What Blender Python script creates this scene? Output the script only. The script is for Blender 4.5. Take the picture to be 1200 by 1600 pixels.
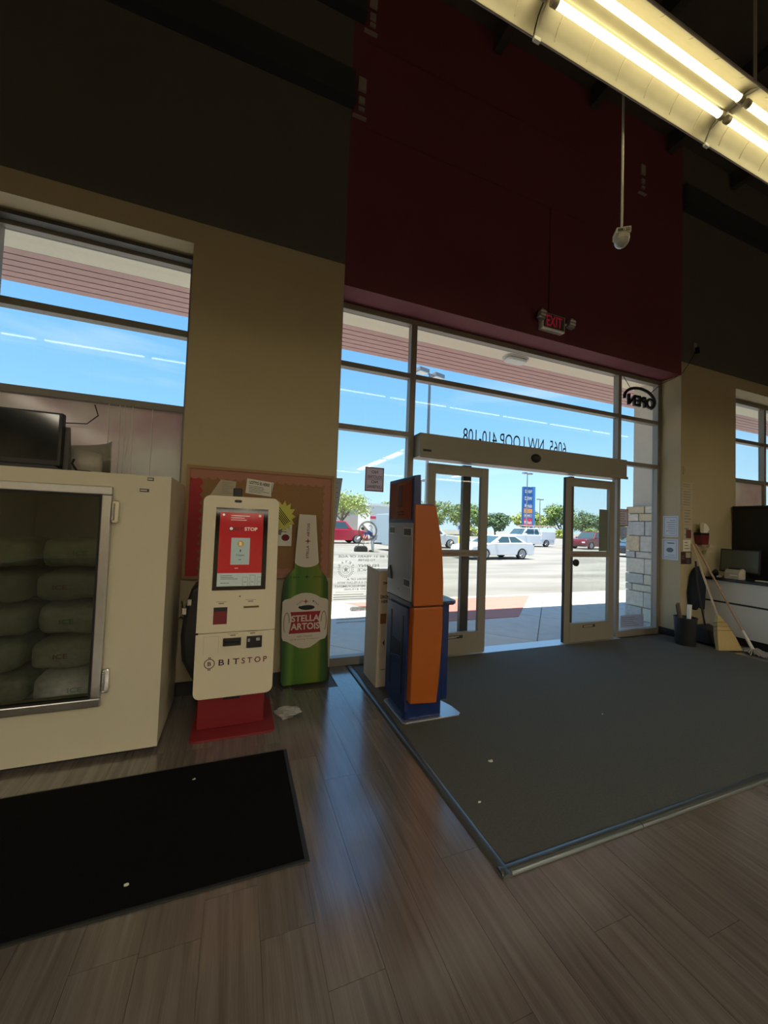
import bpy, bmesh, math, random
from mathutils import Vector, Matrix
R = math.radians
random.seed(7)
scene = bpy.context.scene
col = scene.collection
for o in list(bpy.data.objects):
    bpy.data.objects.remove(o)

# ------------------------------------------------------------------ camera, sky, sun, exposure
cam_d = bpy.data.cameras.new('camera')
cam = bpy.data.objects.new('camera', cam_d); col.objects.link(cam)
YAW, PITCH, ROLL, FPX = 20.965, 2.036, 2.013, 591.5
f_ = Vector((math.sin(R(YAW))*math.cos(R(PITCH)), math.cos(R(YAW))*math.cos(R(PITCH)), math.sin(R(PITCH))))
r_ = Vector((math.cos(R(YAW)), -math.sin(R(YAW)), 0)); u_ = r_.cross(f_)
c_, s_ = math.cos(R(ROLL)), math.sin(R(ROLL))
r2, u2 = c_*r_ + s_*u_, -s_*r_ + c_*u_
cam.matrix_world = Matrix(((r2.x, u2.x, -f_.x, 0), (r2.y, u2.y, -f_.y, 0), (r2.z, u2.z, -f_.z, 1.45), (0, 0, 0, 1)))
cam_d.sensor_fit = 'VERTICAL'; cam_d.sensor_height = 32.0; cam_d.sensor_width = 24.0
cam_d.lens = FPX*32.0/1600.0
cam_d.clip_start = 0.02; cam_d.clip_end = 600
scene.camera = cam
scene.view_settings.view_transform = 'Standard'; scene.view_settings.look = 'None'
scene.view_settings.gamma = 1.0; scene.view_settings.use_curve_mapping = False
scene.view_settings.exposure = 0.6
w = bpy.data.worlds.new('sky'); scene.world = w; w.use_nodes = True
nt = w.node_tree; nt.nodes.clear()
out = nt.nodes.new('ShaderNodeOutputWorld'); bg = nt.nodes.new('ShaderNodeBackground')
tc = nt.nodes.new('ShaderNodeTexCoord'); sx = nt.nodes.new('ShaderNodeSeparateXYZ'); rp = nt.nodes.new('ShaderNodeValToRGB')
nt.links.new(tc.outputs['Generated'], sx.inputs[0]); nt.links.new(sx.outputs['Z'], rp.inputs[0])
for i, (p, c) in enumerate(((0.0, (.62, .86, 1.0)), (0.10, (.47, .78, 1.0)), (0.25, (.27, .60, .98)), (0.5, (.16, .45, .92)), (1.0, (.09, .32, .78)))):
    e = rp.color_ramp.elements[i] if i < 2 else rp.color_ramp.elements.new(p)
    e.position = p; e.color = (*c, 1)
# thin cloud streaks
nz = nt.nodes.new('ShaderNodeTexNoise'); mp = nt.nodes.new('ShaderNodeMapping'); mp.inputs['Scale'].default_value = (1.2, 1.2, 9)
nz.inputs['Scale'].default_value = 2.2; nz.inputs['Detail'].default_value = 5
nt.links.new(tc.outputs['Generated'], mp.inputs[0]); nt.links.new(mp.outputs[0], nz.inputs['Vector'])
cr = nt.nodes.new('ShaderNodeValToRGB'); cr.color_ramp.elements[0].position = .56; cr.color_ramp.elements[1].position = .8
cr.color_ramp.elements[1].color = (.3, .3, .3, 1)
nt.links.new(nz.outputs['Fac'], cr.inputs[0])
mx = nt.nodes.new('ShaderNodeMix'); mx.data_type = 'RGBA'
nt.links.new(cr.outputs['Color'], mx.inputs['Factor']); nt.links.new(rp.outputs[0], mx.inputs['A']); mx.inputs['B'].default_value = (.9, .96, 1, 1)
nt.links.new(mx.outputs['Result'], bg.inputs['Color']); bg.inputs['Strength'].default_value = 0.85
nt.links.new(bg.outputs[0], out.inputs[0])
sun_d = bpy.data.lights.new('sun', 'SUN'); sun_d.energy = 7.6; sun_d.angle = R(.6); sun_d.color = (1, .96, .88)
sun = bpy.data.objects.new('sun', sun_d); col.objects.link(sun)
sun.rotation_euler = (R(4), R(-14), 0); sun.location = (6, 12, 30)

# ------------------------------------------------------------------ helpers
def lin(c):
    if isinstance(c, str):
        c = tuple(int(c[i:i+2], 16)/255 for i in (0, 2, 4))
    return tuple((x/12.92 if x <= .04045 else ((x+.055)/1.055)**2.4) for x in c)
MATS = {}
def M(name, color, rough=.5, metal=0., spec=.5, emit=0., noise=0., nscale=20., bump=0., bscale=80., stretch=None, alpha=None, coat=0.):
    if name in MATS: return MATS[name]
    m = bpy.data.materials.new(name); m.use_nodes = True; MATS[name] = m
    t = m.node_tree; b = t.nodes['Principled BSDF']
    c = lin(color) if isinstance(color, str) else color
    b.inputs['Base Color'].default_value = (*c, 1); b.inputs['Roughness'].default_value = rough
    b.inputs['Metallic'].default_value = metal; b.inputs['Specular IOR Level'].default_value = spec
    b.inputs['Coat Weight'].default_value = coat
    if emit:
        b.inputs['Emission Color'].default_value = (*c, 1); b.inputs['Emission Strength'].default_value = emit
    if alpha is not None: b.inputs['Alpha'].default_value = alpha
    if noise or bump:
        tcn = t.nodes.new('ShaderNodeTexCoord'); vec = tcn.outputs['Object']
        if stretch:
            mpn = t.nodes.new('ShaderNodeMapping'); mpn.inputs['Scale'].default_value = stretch
            t.links.new(vec, mpn.inputs[0]); vec = mpn.outputs[0]
        if noise:
            n = t.nodes.new('ShaderNodeTexNoise'); n.inputs['Scale'].default_value = nscale; n.inputs['Detail'].default_value = 6
            t.links.new(vec, n.inputs['Vector'])
            x = t.nodes.new('ShaderNodeMix'); x.data_type = 'RGBA'
            x.inputs['A'].default_value = (*[v*(1-noise) for v in c], 1); x.inputs['B'].default_value = (*[min(1, v*(1+noise)) for v in c], 1)
            t.links.new(n.outputs['Fac'], x.inputs['Factor']); t.links.new(x.outputs['Result'], b.inputs['Base Color'])
        if bump:
            n = t.nodes.new('ShaderNodeTexNoise'); n.inputs['Scale'].default_value = bscale; n.inputs['Detail'].default_value = 4
            t.links.new(vec, n.inputs['Vector'])
            bp = t.nodes.new('ShaderNodeBump'); bp.inputs['Strength'].default_value = bump; bp.inputs['Distance'].default_value = .01
            t.links.new(n.outputs['Fac'], bp.inputs['Height']); t.links.new(bp.outputs[0], b.inputs['Normal'])
    return m
def glass(name, tint=(1, 1, 1), f0=.04, rough=0.0, extra=None):
    if name in MATS: return MATS[name]
    m = bpy.data.materials.new(name); m.use_nodes = True; MATS[name] = m
    t = m.node_tree; t.nodes.clear()
    o = t.nodes.new('ShaderNodeOutputMaterial'); mix = t.nodes.new('ShaderNodeMixShader')
    tr = t.nodes.new('ShaderNodeBsdfTransparent'); tr.inputs[0].default_value = (*tint, 1)
    gl = t.nodes.new('ShaderNodeBsdfGlossy'); gl.inputs['Roughness'].default_value = rough
    lw = t.nodes.new('ShaderNodeLayerWeight'); lw.inputs['Blend'].default_value = .5
    pw = t.nodes.new('ShaderNodeMath'); pw.operation = 'POWER'; pw.inputs[1].default_value = 5
    ma = t.nodes.new('ShaderNodeMath'); ma.operation = 'MULTIPLY_ADD'; ma.inputs[1].default_value = 1-f0; ma.inputs[2].default_value = f0
    t.links.new(lw.outputs['Facing'], pw.inputs[0]); t.links.new(pw.outputs[0], ma.inputs[0])
    t.links.new(ma.outputs[0], mix.inputs[0]); t.links.new(tr.outputs[0], mix.inputs[1]); t.links.new(gl.outputs[0], mix.inputs[2])
    t.links.new(mix.outputs[0], o.inputs[0])
    return m

def translucent(m, fac):
    t = m.node_tree; b = t.nodes['Principled BSDF']; o = t.nodes['Material Output']
    tr = t.nodes.new('ShaderNodeBsdfTranslucent'); mixs = t.nodes.new('ShaderNodeMixShader'); mixs.inputs[0].default_value = fac
    src = b.inputs['Base Color']
    if src.is_linked: t.links.new(src.links[0].from_socket, tr.inputs[0])
    else: tr.inputs[0].default_value = src.default_value
    t.links.new(b.outputs[0], mixs.inputs[1]); t.links.new(tr.outputs[0], mixs.inputs[2]); t.links.new(mixs.outputs[0], o.inputs['Surface'])
    return m
class MB:
    def __init__(s): s.v = []; s.f = []; s.m = []
    def add(s, vs, fs, mi=0):
        n = len(s.v); s.v += [tuple(v) for v in vs]; s.f += [tuple(i+n for i in f) for f in fs]; s.m += [mi]*len(fs); return s
    def box(s, x0, x1, y0, y1, z0, z1, mi=0):
        vs = [(x, y, z) for z in (z0, z1) for y in (y0, y1) for x in (x0, x1)]
        return s.add(vs, [(0, 2, 3, 1), (4, 5, 7, 6), (0, 1, 5, 4), (2, 6, 7, 3), (0, 4, 6, 2), (1, 3, 7, 5)], mi)
    def prism(s, poly, a, b, axis='y', mi=0, fn=None):
        # poly: 2D points; axis y -> (x,z), axis x -> (y,z), axis z -> (x,y)
        def P(p, t):
            if fn: return fn(p[0], p[1], t)
            return (p[0], t, p[1]) if axis == 'y' else (t, p[0], p[1]) if axis == 'x' else (p[0], p[1], t)
        n = len(poly)
        vs = [P(p, a) for p in poly] + [P(p, b) for p in poly]
        fs = [tuple(range(n)), tuple(range(2*n-1, n-1, -1))] + [(i, i+n, (i+1) % n+n, (i+1) % n) for i in range(n)]
        return s.add(vs, fs, mi)
    def tube(s, pts, r, n=8, mi=0, cap=True):
        pts = [Vector(p) for p in pts]; rs = r if isinstance(r, (list, tuple)) else [r]*len(pts)
        base = len(s.v); prev = None
        for i, p in enumerate(pts):
            d = (pts[min(i+1, len(pts)-1)]-pts[max(i-1, 0)]).normalized()
            if prev is None:
                a = d.orthogonal().normalized()
            else:
                a = prev - d*prev.dot(d)
                a = a.normalized() if a.length > 1e-6 else d.orthogonal().normalized()
            prev = a; b = d.cross(a)
            for k in range(n):
                t = 2*math.pi*k/n; s.v.append(tuple(p+(a*math.cos(t)+b*math.sin(t))*rs[i]))
        for i in range(len(pts)-1):
            for k in range(n):
                s.f.append((base+i*n+k, base+i*n+(k+1) % n, base+(i+1)*n+(k+1) % n, base+(i+1)*n+k)); s.m.append(mi)
        if cap:
            s.f.append(tuple(base+k for k in range(n-1, -1, -1))); s.m.append(mi)
            s.f.append(tuple(base+(len(pts)-1)*n+k for k in range(n))); s.m.append(mi)
        return s
    def lathe(s, prof, c, n=20, mi=0, axis='z'):
        base = len(s.v)
        for (r, h) in prof:
            for k in range(n):
                t = 2*math.pi*k/n; a, b = r*math.cos(t), r*math.sin(t)
                s.v.append((c[0]+a, c[1]+b, c[2]+h) if axis == 'z' else (c[0]+a, c[1]+h, c[2]+b) if axis == 'y' else (c[0]+h, c[1]+a, c[2]+b))
        for i in range(len(prof)-1):
            for k in range(n):
                s.f.append((base+i*n+k, base+i*n+(k+1) % n, base+(i+1)*n+(k+1) % n, base+(i+1)*n+k)); s.m.append(mi)
        s.f.append(tuple(base+k for k in range(n-1, -1, -1))); s.m.append(mi)
        s.f.append(tuple(base+(len(prof)-1)*n+k for k in range(n))); s.m.append(mi)
        return s
    def ell(s, c, r, n=10, k=7, mi=0, fn=None):
        base = len(s.v); c = Vector(c)
        for i in range(k+1):
            ph = math.pi*i/k
            for j in range(n):
                t = 2*math.pi*j/n
                d = Vector((math.sin(ph)*math.cos(t)*r[0], math.sin(ph)*math.sin(t)*r[1], math.cos(ph)*r[2]))
                if fn: d = fn(d)
                s.v.append(tuple(c+d))
        for i in range(k):
            for j in range(n):
                s.f.append((base+i*n+j, base+(i+1)*n+j, base+(i+1)*n+(j+1) % n, base+i*n+(j+1) % n)); s.m.append(mi)
        return s
    def build(s, name, mat, parent=None, bevel=0., smooth=None, seg=2, local=False):
        me = bpy.data.meshes.new(name)
        off = Vector((0, 0, 0))
        if parent is not None and not local: off = WL[parent.name]
        me.from_pydata([tuple(Vector(v)-off) for v in s.v], [], s.f)
        mats = mat if isinstance(mat, (list, tuple)) else [mat]
        for m in mats: me.materials.append(m)
        if len(mats) > 1: me.polygons.foreach_set('material_index', s.m)
        bm = bmesh.new(); bm.from_mesh(me); bmesh.ops.recalc_face_normals(bm, faces=bm.faces); bm.to_mesh(me); bm.free()
        if smooth:
            me.polygons.foreach_set('use_smooth', [True]*len(me.polygons)); me.set_sharp_from_angle(angle=R(smooth))
        me.update()
        o = bpy.data.objects.new(name, me); col.objects.link(o)
        if parent is not None:
            o.parent = parent
        WL[o.name] = Vector(WL[parent.name]) if parent is not None else Vector((0, 0, 0))
        if bevel:
            b = o.modifiers.new('bevel', 'BEVEL'); b.width = bevel; b.segments = seg; b.limit_method = 'ANGLE'; b.angle_limit = R(40)
        return o
WL = {}
def thing(name, loc, label=None, cat=None, group=None, kind=None, rz=0):
    o = bpy.data.objects.new(name, None); col.objects.link(o); o.location = loc; o.empty_display_size = .1
    o.rotation_euler[2] = rz
    WL[o.name] = Vector(loc)
    return tag(o, label, cat, group, kind)
def tag(o, label=None, cat=None, group=None, kind=None):
    if label: o['label'] = label
    if cat: o['category'] = cat
    if group: o['group'] = group
    if kind: o['kind'] = kind
    return o
def bx(name, mat, parent, x0, x1, y0, y1, z0, z1, bevel=0.):
    return MB().box(x0, x1, y0, y1, z0, z1).build(name, mat, parent, bevel)
def rrect(x0, x1, z0, z1, r, n=5):
    pts = []
    for cx, cz, a in ((x1-r, z1-r, 0), (x0+r, z1-r, 90), (x0+r, z0+r, 180), (x1-r, z0+r, 270)):
        for k in range(n+1):
            t = R(a+90*k/n); pts.append((cx+r*math.cos(t), cz+r*math.sin(t)))
    return pts
def circ(cx, cz, r, n=20, rz=None):
    return [(cx+r*math.cos(2*math.pi*k/n), cz+(rz or r)*math.sin(2*math.pi*k/n)) for k in range(n)]
TXT = {}
def text2d(body, bold=0.0, space=1.0):
    key = (body, bold, space)
    if key in TXT: return TXT[key]
    cu = bpy.data.curves.new('t', 'FONT'); cu.body = body; cu.offset = bold; cu.resolution_u = 3; cu.space_character = space
    cu.align_x = 'CENTER'
    ob = bpy.data.objects.new('t', cu); col.objects.link(ob)
    dg = bpy.context.evaluated_depsgraph_get()
    me = bpy.data.meshes.new_from_object(ob.evaluated_get(dg))
    vs = [(v.co.x, v.co.y) for v in me.vertices]; fs = [tuple(p.vertices) for p in me.polygons]
    bpy.data.objects.remove(ob); bpy.data.curves.remove(cu); bpy.data.meshes.remove(me)
    TXT[key] = (vs, fs); return vs, fs
def put_text(mb, body, u0, u1, v0, v1, fn, mirror=False, bold=0.0, rot=0, th=0.0, mi=0, space=1.0):
    """text fitted to the box u0..u1, v0..v1 of a surface given by fn(u, v, offset)"""
    vs, fs = text2d(body, bold, space)
    if rot == 90: vs = [(-y, x) for x, y in vs]
    xs = [v[0] for v in vs]; ys = [v[1] for v in vs]; a, b, c, d = min(xs), max(xs), min(ys), max(ys)
    P = []
    for x, y in vs:
        s = (x-a)/(b-a); t = (y-c)/(d-c)
        if mirror: s = 1-s
        P.append((u0+(u1-u0)*s, v0+(v1-v0)*t))
    if th:
        n = len(P)
        mb.add([fn(p[0], p[1], 0) for p in P]+[fn(p[0], p[1], th) for p in P], [tuple(f) for f in fs]+[tuple(i+n for i in f) for f in fs], mi)
        # side walls on boundary edges
        cnt = {}
        for f in fs:
            for i in range(len(f)):
                e = (f[i], f[(i+1) % len(f)]); k = tuple(sorted(e)); cnt[k] = cnt.get(k, 0)+1
        base = len(mb.v)-2*n
        for (i, j), c_n in cnt.items():
            if c_n == 1: mb.f.append((base+i, base+j, base+j+n, base+i+n)); mb.m.append(mi)
    else:
        mb.add([fn(p[0], p[1], 0) for p in P], fs, mi)
    return mb
def flat(mb, poly, fn, mi=0, off=0.0):
    return mb.add([fn(p[0], p[1], off) for p in poly], [tuple(range(len(poly)))], mi)
def rect(u0, u1, v0, v1): return [(u0, v0), (u1, v0), (u1, v1), (u0, v1)]
def lines(mb, u0, u1, v0, v1, n, fn, fill=.35, mi=0, rag=True):
    rnd = random.Random(int(abs(u0*1e4+v0*7e3))+n)
    h = (v1-v0)/n
    for i in range(n):
        w_ = (u1-u0)*(rnd.uniform(.55, 1) if rag else 1)
        flat(mb, rect(u0, u0+w_, v1-h*(i+.5)-h*fill/2, v1-h*(i+.5)+h*fill/2), fn, mi)
    return mb
def on_y(y):   # a surface facing the camera side (-Y)
    return lambda u, v, o=0: (u, y-o, v)

# ------------------------------------------------------------------ materials
m_beige = M('beige_wall_paint', (.46, .39, .25), .8, noise=.05, nscale=3, bump=.12, bscale=120)
m_grey = M('dark_grey_wall_paint', (.105, .098, .088), .85, noise=.06, nscale=2, bump=.12, bscale=120)
m_red = M('maroon_wall_paint', (.155, .034, .050), .75, noise=.05, nscale=2, bump=.08, bscale=120)
m_ceil = M('dark_ceiling', (.09, .08, .07), .9, noise=.2, nscale=4)
m_alum = M('bronze_anodised_aluminium', (.25, .23, .20), .42, metal=.15, noise=.05, nscale=5)
m_door = M('taupe_door_paint', (.27, .245, .205), .45, metal=.1)
m_glass = glass('clear_glass', (.97, .98, .97))
m_black = M('black_plastic', (.012, .012, .014), .4)
m_blackrub = M('black_rubber', (.01, .01, .011), .7)
m_white = M('white_plastic', (.75, .74, .70), .45)
m_paper = M('white_paper', (.78, .76, .70), .75)
m_ink = M('black_ink', (.015, .015, .017), .6)
m_greyink = M('grey_vinyl', (.22, .22, .23), .6)
m_steel = M('brushed_steel', (.55, .55, .55), .3, metal=1., noise=.1, nscale=30)
m_chrome = M('chrome', (.7, .7, .7), .12, metal=1.)

# ------------------------------------------------------------------ floor
def wood_mat():
    m = bpy.data.materials.new('plank_vinyl'); m.use_nodes = True
    t = m.node_tree; b = t.nodes['Principled BSDF']
    tcn = t.nodes.new('ShaderNodeTexCoord'); oi = t.nodes.new('ShaderNodeObjectInfo')
    cb = t.nodes.new('ShaderNodeCombineXYZ'); mu = t.nodes.new('ShaderNodeMath'); mu.operation = 'MULTIPLY'; mu.inputs[1].default_value = 37
    t.links.new(oi.outputs['Random'], mu.inputs[0]); t.links.new(mu.outputs[0], cb.inputs[0]); t.links.new(mu.outputs[0], cb.inputs[2])
    ad = t.nodes.new('ShaderNodeVectorMath'); t.links.new(tcn.outputs['Object'], ad.inputs[0]); t.links.new(cb.outputs[0], ad.inputs[1])
    mpn = t.nodes.new('ShaderNodeMapping'); mpn.inputs['Scale'].default_value = (22, 1.1, 10); t.links.new(ad.outputs[0], mpn.inputs[0])
    n1 = t.nodes.new('ShaderNodeTexNoise'); n1.inputs['Scale'].default_value = 1.6; n1.inputs['Detail'].default_value = 8; n1.inputs['Distortion'].default_value = .6
    t.links.new(mpn.outputs[0], n1.inputs['Vector'])
    mp2 = t.nodes.new('ShaderNodeMapping'); mp2.inputs['Scale'].default_value = (190, 4, 10); t.links.new(ad.outputs[0], mp2.inputs[0])
    n2 = t.nodes.new('ShaderNodeTexNoise'); n2.inputs['Scale'].default_value = 1.3; n2.inputs['Detail'].default_value = 4
    t.links.new(mp2.outputs[0], n2.inputs['Vector'])
    r = t.nodes.new('ShaderNodeValToRGB'); t.links.new(n1.outputs['Fac'], r.inputs[0])
    r.color_ramp.elements[0].position = .30; r.color_ramp.elements[0].color = (.128, .106, .095, 1)
    r.color_ramp.elements[1].position = .72; r.color_ramp.elements[1].color = (.215, .182, .164, 1)
    x = t.nodes.new('ShaderNodeMix'); x.data_type = 'RGBA'; x.blend_type = 'MULTIPLY'; x.inputs['Factor'].default_value = .4
    t.links.new(r.outputs[0], x.inputs['A']); t.links.new(n2.outputs['Fac'], x.inputs['B'])
    hs = t.nodes.new('ShaderNodeHueSaturation'); t.links.new(x.outputs['Result'], hs.inputs['Color'])
    mr = t.nodes.new('ShaderNodeMapRange'); mr.inputs['To Min'].default_value = .92; mr.inputs['To Max'].default_value = 1.2
    t.links.new(oi.outputs['Random'], mr.inputs[0]); t.links.new(mr.outputs[0], hs.inputs['Value'])
    t.links.new(hs.outputs[0], b.inputs['Base Color'])
    b.inputs['Roughness'].default_value = .17; b.inputs['Specular IOR Level'].default_value = 1.0; b.inputs['Coat Weight'].default_value = .6; b.inputs['Coat Roughness'].default_value = .16; b.inputs['Coat IOR'].default_value = 1.6
    bp = t.nodes.new('ShaderNodeBump'); bp.inputs['Strength'].default_value = .10; bp.inputs['Distance'].default_value = .004
    mm = t.nodes.new('ShaderNodeMath'); mm.operation = 'ADD'; t.links.new(n1.outputs['Fac'], mm.inputs[0]); t.links.new(n2.outputs['Fac'], mm.inputs[1])
    t.links.new(mm.outputs[0], bp.inputs['Height']); t.links.new(bp.outputs[0], b.inputs['Normal'])
    return m
m_wood = wood_mat()
m_sub = M('dark_subfloor', (.09, .07, .055), .6)
floor = tag(MB().box(-6.2, 12.2, -10.2, 3.92, -.14, -.008).build('floor', m_sub), kind='structure')
PW, PL = .19, 1.2
plank_me = MB().box(.0007, PW-.0007, .0006, PL-.0006, -.008, 0).build('plank', m_wood, floor)
first = True
def add_plank(x, y):
    global first
    if first: o = plank_me; first = False
    else:
        o = plank_me.copy(); col.objects.link(o)
    o.parent = floor; o.location = (x, y, 0)
joint = {-2: 1.497, 0: 1.62, 1: 1.405, 2: 1.187, 3: 2.148, 4: 2.135, 5: 1.49}
rj = random.Random(3)
for k in range(-10, 29):
    x = -.054+PW*k
    y0 = joint.get(k, rj.uniform(0, PL))
    while y0 > -.9: y0 -= PL
    y = y0
    while y < 3.75:
        hid = x > 1.12 and y > 1.36 and x < 5.60
        if not hid and y+PL > -.6 and not (x > 3.2 and y+PL < .6) and y+PL <= 3.9: add_plank(x, y)
        y += PL
for k in range(29, 35):
    x = -.054+PW*k; y = rj.uniform(.2, 1.2)
    while y+PL < 3.52: add_plank(x, y); y += PL

# ------------------------------------------------------------------ walls
YW, YS = 3.52, 3.80
wf = MB()
def wb(x0, x1, z0, z1, mi): wf.box(x0, x1, YW, 3.92, z0, z1, mi)
wb(-6.2, -5.2, 0, 3.97, 0); wb(-5.2, -.458, 0, .8, 0); wb(-5.2, -.458, 3.78, 3.97, 0); wb(-.458, .854, 0, 3.97, 0)
wb(.854, 5.87, 3.77, 7.2, 2); wb(5.87, 7.18, 0, 3.97, 0); wb(7.18, 10.6, 0, .9, 0); wb(7.18, 10.6, 3.79, 3.97, 0); wb(10.6, 12.2, 0, 3.97, 0)
wb(-6.2, .854, 3.97, 7.2, 1); wb(5.87, 12.2, 3.97, 7.2, 1)
tag(wf.build('wall_front', [m_beige, m_grey, m_red]), kind='structure')
for nm, a in (('wall_left', (-6.4, -6.2, -10.2, 3.92)), ('wall_right', (12.2, 12.4, -10.2, 3.92)), ('wall_back', (-6.4, 12.4, -10.4, -10.2))):
    tag(MB().box(*a, 0, 3.97, 0).box(*a, 3.97, 7.2, 1).build(nm, [m_beige, m_grey]), kind='structure')
ceil = tag(MB().box(-6.4, 12.4, -10.4, 3.92, 7.2, 7.35).build('ceiling', m_ceil), kind='structure')
m_joist = M('black_steel_joist', (.06, .055, .05), .7)
for i in range(12):
    MB().box(-5+1.5*i, -4.9+1.5*i, -10, 3.5, 6.95, 7.2).build('joist', m_joist, ceil)
m_base = M('black_vinyl_baseboard', (.012, .012, .013), .5)
bb = MB().box(-.458, .854, YW-.012, YW, 0, .11).box(5.87, 6.38, YW-.012, YW, 0, .11).box(5.858, 5.87, YW, 3.80, 0, .11)
tag(bb.build('baseboard_front', m_base), kind='structure')
# raised dark bands standing in for the strip lights' shadows, pale squares beside them
m_shade_band = M('blue_black_shade', (.040, .045, .055), .6)
m_plate = M('pale_plate', (.34, .30, .27), .6)
gi = 0
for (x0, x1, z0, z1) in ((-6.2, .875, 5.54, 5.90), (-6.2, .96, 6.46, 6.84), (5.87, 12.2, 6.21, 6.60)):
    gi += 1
    g = tag(MB().box(x0, x1, YW-.05, YW, z0, z1).box(x0, x1, YW-.11, YW-.05, z0, z0+.05).build('trim_%d' % gi, m_shade_band), kind='structure')
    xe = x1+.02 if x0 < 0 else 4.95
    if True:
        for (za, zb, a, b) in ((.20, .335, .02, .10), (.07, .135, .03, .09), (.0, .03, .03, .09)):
            bx('pale_square', m_plate, g, xe+a, xe+b, YW-.02, YW-.001, z0+za+.02, z0+zb+.02)
        bx('pale_strip', m_plate, g, xe-.03, xe+.11, YW-.03, YW-.001, z0-.07, z0-.055)
tag(MB().box(1.0, 3.95, YW-.02, YW, 5.40, 5.44).build('trim_5', m_red), kind='structure')  # ledge shaped to stand in for a faint shadow line on the red
tag(MB().box(1.0, 3.95, YW-.02, YW, 6.30, 6.34).build('trim_6', m_red), kind='structure')  # second ledge, in place of the upper shadow line

# ------------------------------------------------------------------ windows
def pane(parent, x0, x1, z0, z1, y=3.862):
    return MB().box(x0, x1, y, y+.008, z0, z1).build('pane', m_glass, parent)
win2 = thing('window_2', (3.36, YS, 0), kind='structure')
def fr(name, p, x0, x1, z0, z1, y0=YS, y1=3.885): return bx(name, m_alum, p, x0, x1, y0, y1, z0, z1, .003)
fr('jamb', win2, .854, .90, 0, 3.77); fr('jamb', win2, 5.81, 5.87, 0, 3.77)
fr('head', win2, .90, 5.81, 3.71, 3.77)
fr('mullion', win2, 1.715, 1.785, 0, 3.71); fr('mullion', win2, 4.975, 5.035, 0, 3.71)
for x0, x1 in ((.90, 1.715), (5.035, 5.81)):
    fr('rail', win2, x0, x1, 3.10, 3.155); fr('rail', win2, x0, x1, 2.44, 2.495); fr('sill', win2, x0, x1, 0, .085)
    pane(win2, x0, x1, 3.155, 3.71); pane(win2, x0, x1, 2.495, 3.10); pane(win2, x0, x1, .085, 2.44)
fr('rail', win2, 1.785, 4.975, 3.10, 3.155)
pane(win2, 1.785, 4.975, 3.155, 3.71); pane(win2, 1.785, 4.975, 2.47, 3.10)
# fixed side panels behind the sliding leaves
for x0, x1, s0, s1 in ((1.785, 2.58, 2.47, 2.58), (4.15, 4.975, 4.15, 4.215)):
    bx('side_panel_stile', M('dark_bronze', (.05, .048, .045), .4, metal=.2), win2, s0, s1, 3.85, 3.90, .05, 2.2)
    bx('side_panel_bottom_rail', m_alum, win2, x0, x1, 3.85, 3.90, .0, .05)
    pane(win2, x0 if s0 != x0 else s1, x1 if s1 != x1 else s0, .05, 2.2, 3.872)
bx('threshold', M('worn_aluminium', (.62, .62, .62), .35, metal=.6), win2, 1.785, 4.975, 3.72, 3.92, 0, .012)
ad = MB(); put_text(ad, '6065  NW LOOP 410-108', 2.455, 4.07, 2.475, 2.65, on_y(3.858), mirror=True, bold=0)
tag(ad.build('address_lettering', m_ink, win2), 'black mirrored vinyl street address on the transom glass')
hd = tag(MB().box(1.79, 4.97, 3.66, 3.90, 2.215, 2.47).box(1.79, 4.97, 3.64, 3.66, 2.20, 2.235).build('trim_7', m_door, bevel=.004), kind='structure')
tag(MB().ell((3.375, 3.665, 2.34), (.075, .05, .055), 14, 8).build('motion_sensor', m_black, hd, smooth=60), 'black half-dome motion sensor')
sb = MB(); flat(sb, rect(1.83, 1.93, 2.27, 2.295), on_y(3.658)); sb.build('maker_plate', m_ink, hd)
# sliding door leaves
def leaf(n, x0, x1, lockx=None):
    d = thing('door_%d' % n, ((x0+x1)/2, 3.76, 0), kind='structure')
    y0, y1 = 3.735, 3.785
    for a, b in ((x0, x0+.095), (x1-.095, x1)): bx('stile', m_door, d, a, b, y0, y1, .02, 2.165, .003)
    for a, b, nm in ((2.055, 2.165, 'top_rail'), (1.125, 1.2, 'mid_rail'), (.02, .265, 'bottom_rail')): bx(nm, m_door, d, x0+.095, x1-.095, y0, y1, a, b, .003)
    MB().box(x0+.095, x1-.095, 3.757, 3.763, .265, 1.125).build('pane', m_glass, d)
    MB().box(x0+.095, x1-.095, 3.757, 3.763, 1.2, 2.055).build('pane', m_glass, d)
    t = MB(); flat(t, rect((x0+x1)/2-.12, (x0+x1)/2+.1, .2, .235), on_y(y0-.001)); lb = t.build('warning_sticker', m_ink, d)
    t = MB(); lines(t, (x0+x1)/2-.1, (x0+x1)/2+.09, .205, .23, 2, on_y(y0-.002)); t.build('sticker_print', m_paper, lb)
    t = MB(); put_text(t, 'IN EMERGENCY PUSH TO OPEN', x0+.2 if n == 1 else x0+.12, x1-.12 if n == 1 else x1-.45, 1.148, 1.172, on_y(y0-.001), bold=.01)
    t.build('push_lettering', M('red_print', (.25, .03, .03), .6), d)
    if lockx:
        tag(MB().lathe([(.045, 0), (.045, .02), (.03, .045), (.012, .05)][::-1], (lockx, y0-.05, 1.055), 16, axis='y').build('lock_knob', m_black, d, smooth=40), 'black round lock knob')
    bx('edge_gasket', m_blackrub, d, x1-.004 if n == 1 else x0-.008, x1+.008 if n == 1 else x0+.004, y0+.01, y1-.01, .03, 2.16)
    return d
leaf(1, 1.945, 2.742); leaf(2, 3.957, 4.84, 4.10)

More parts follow.
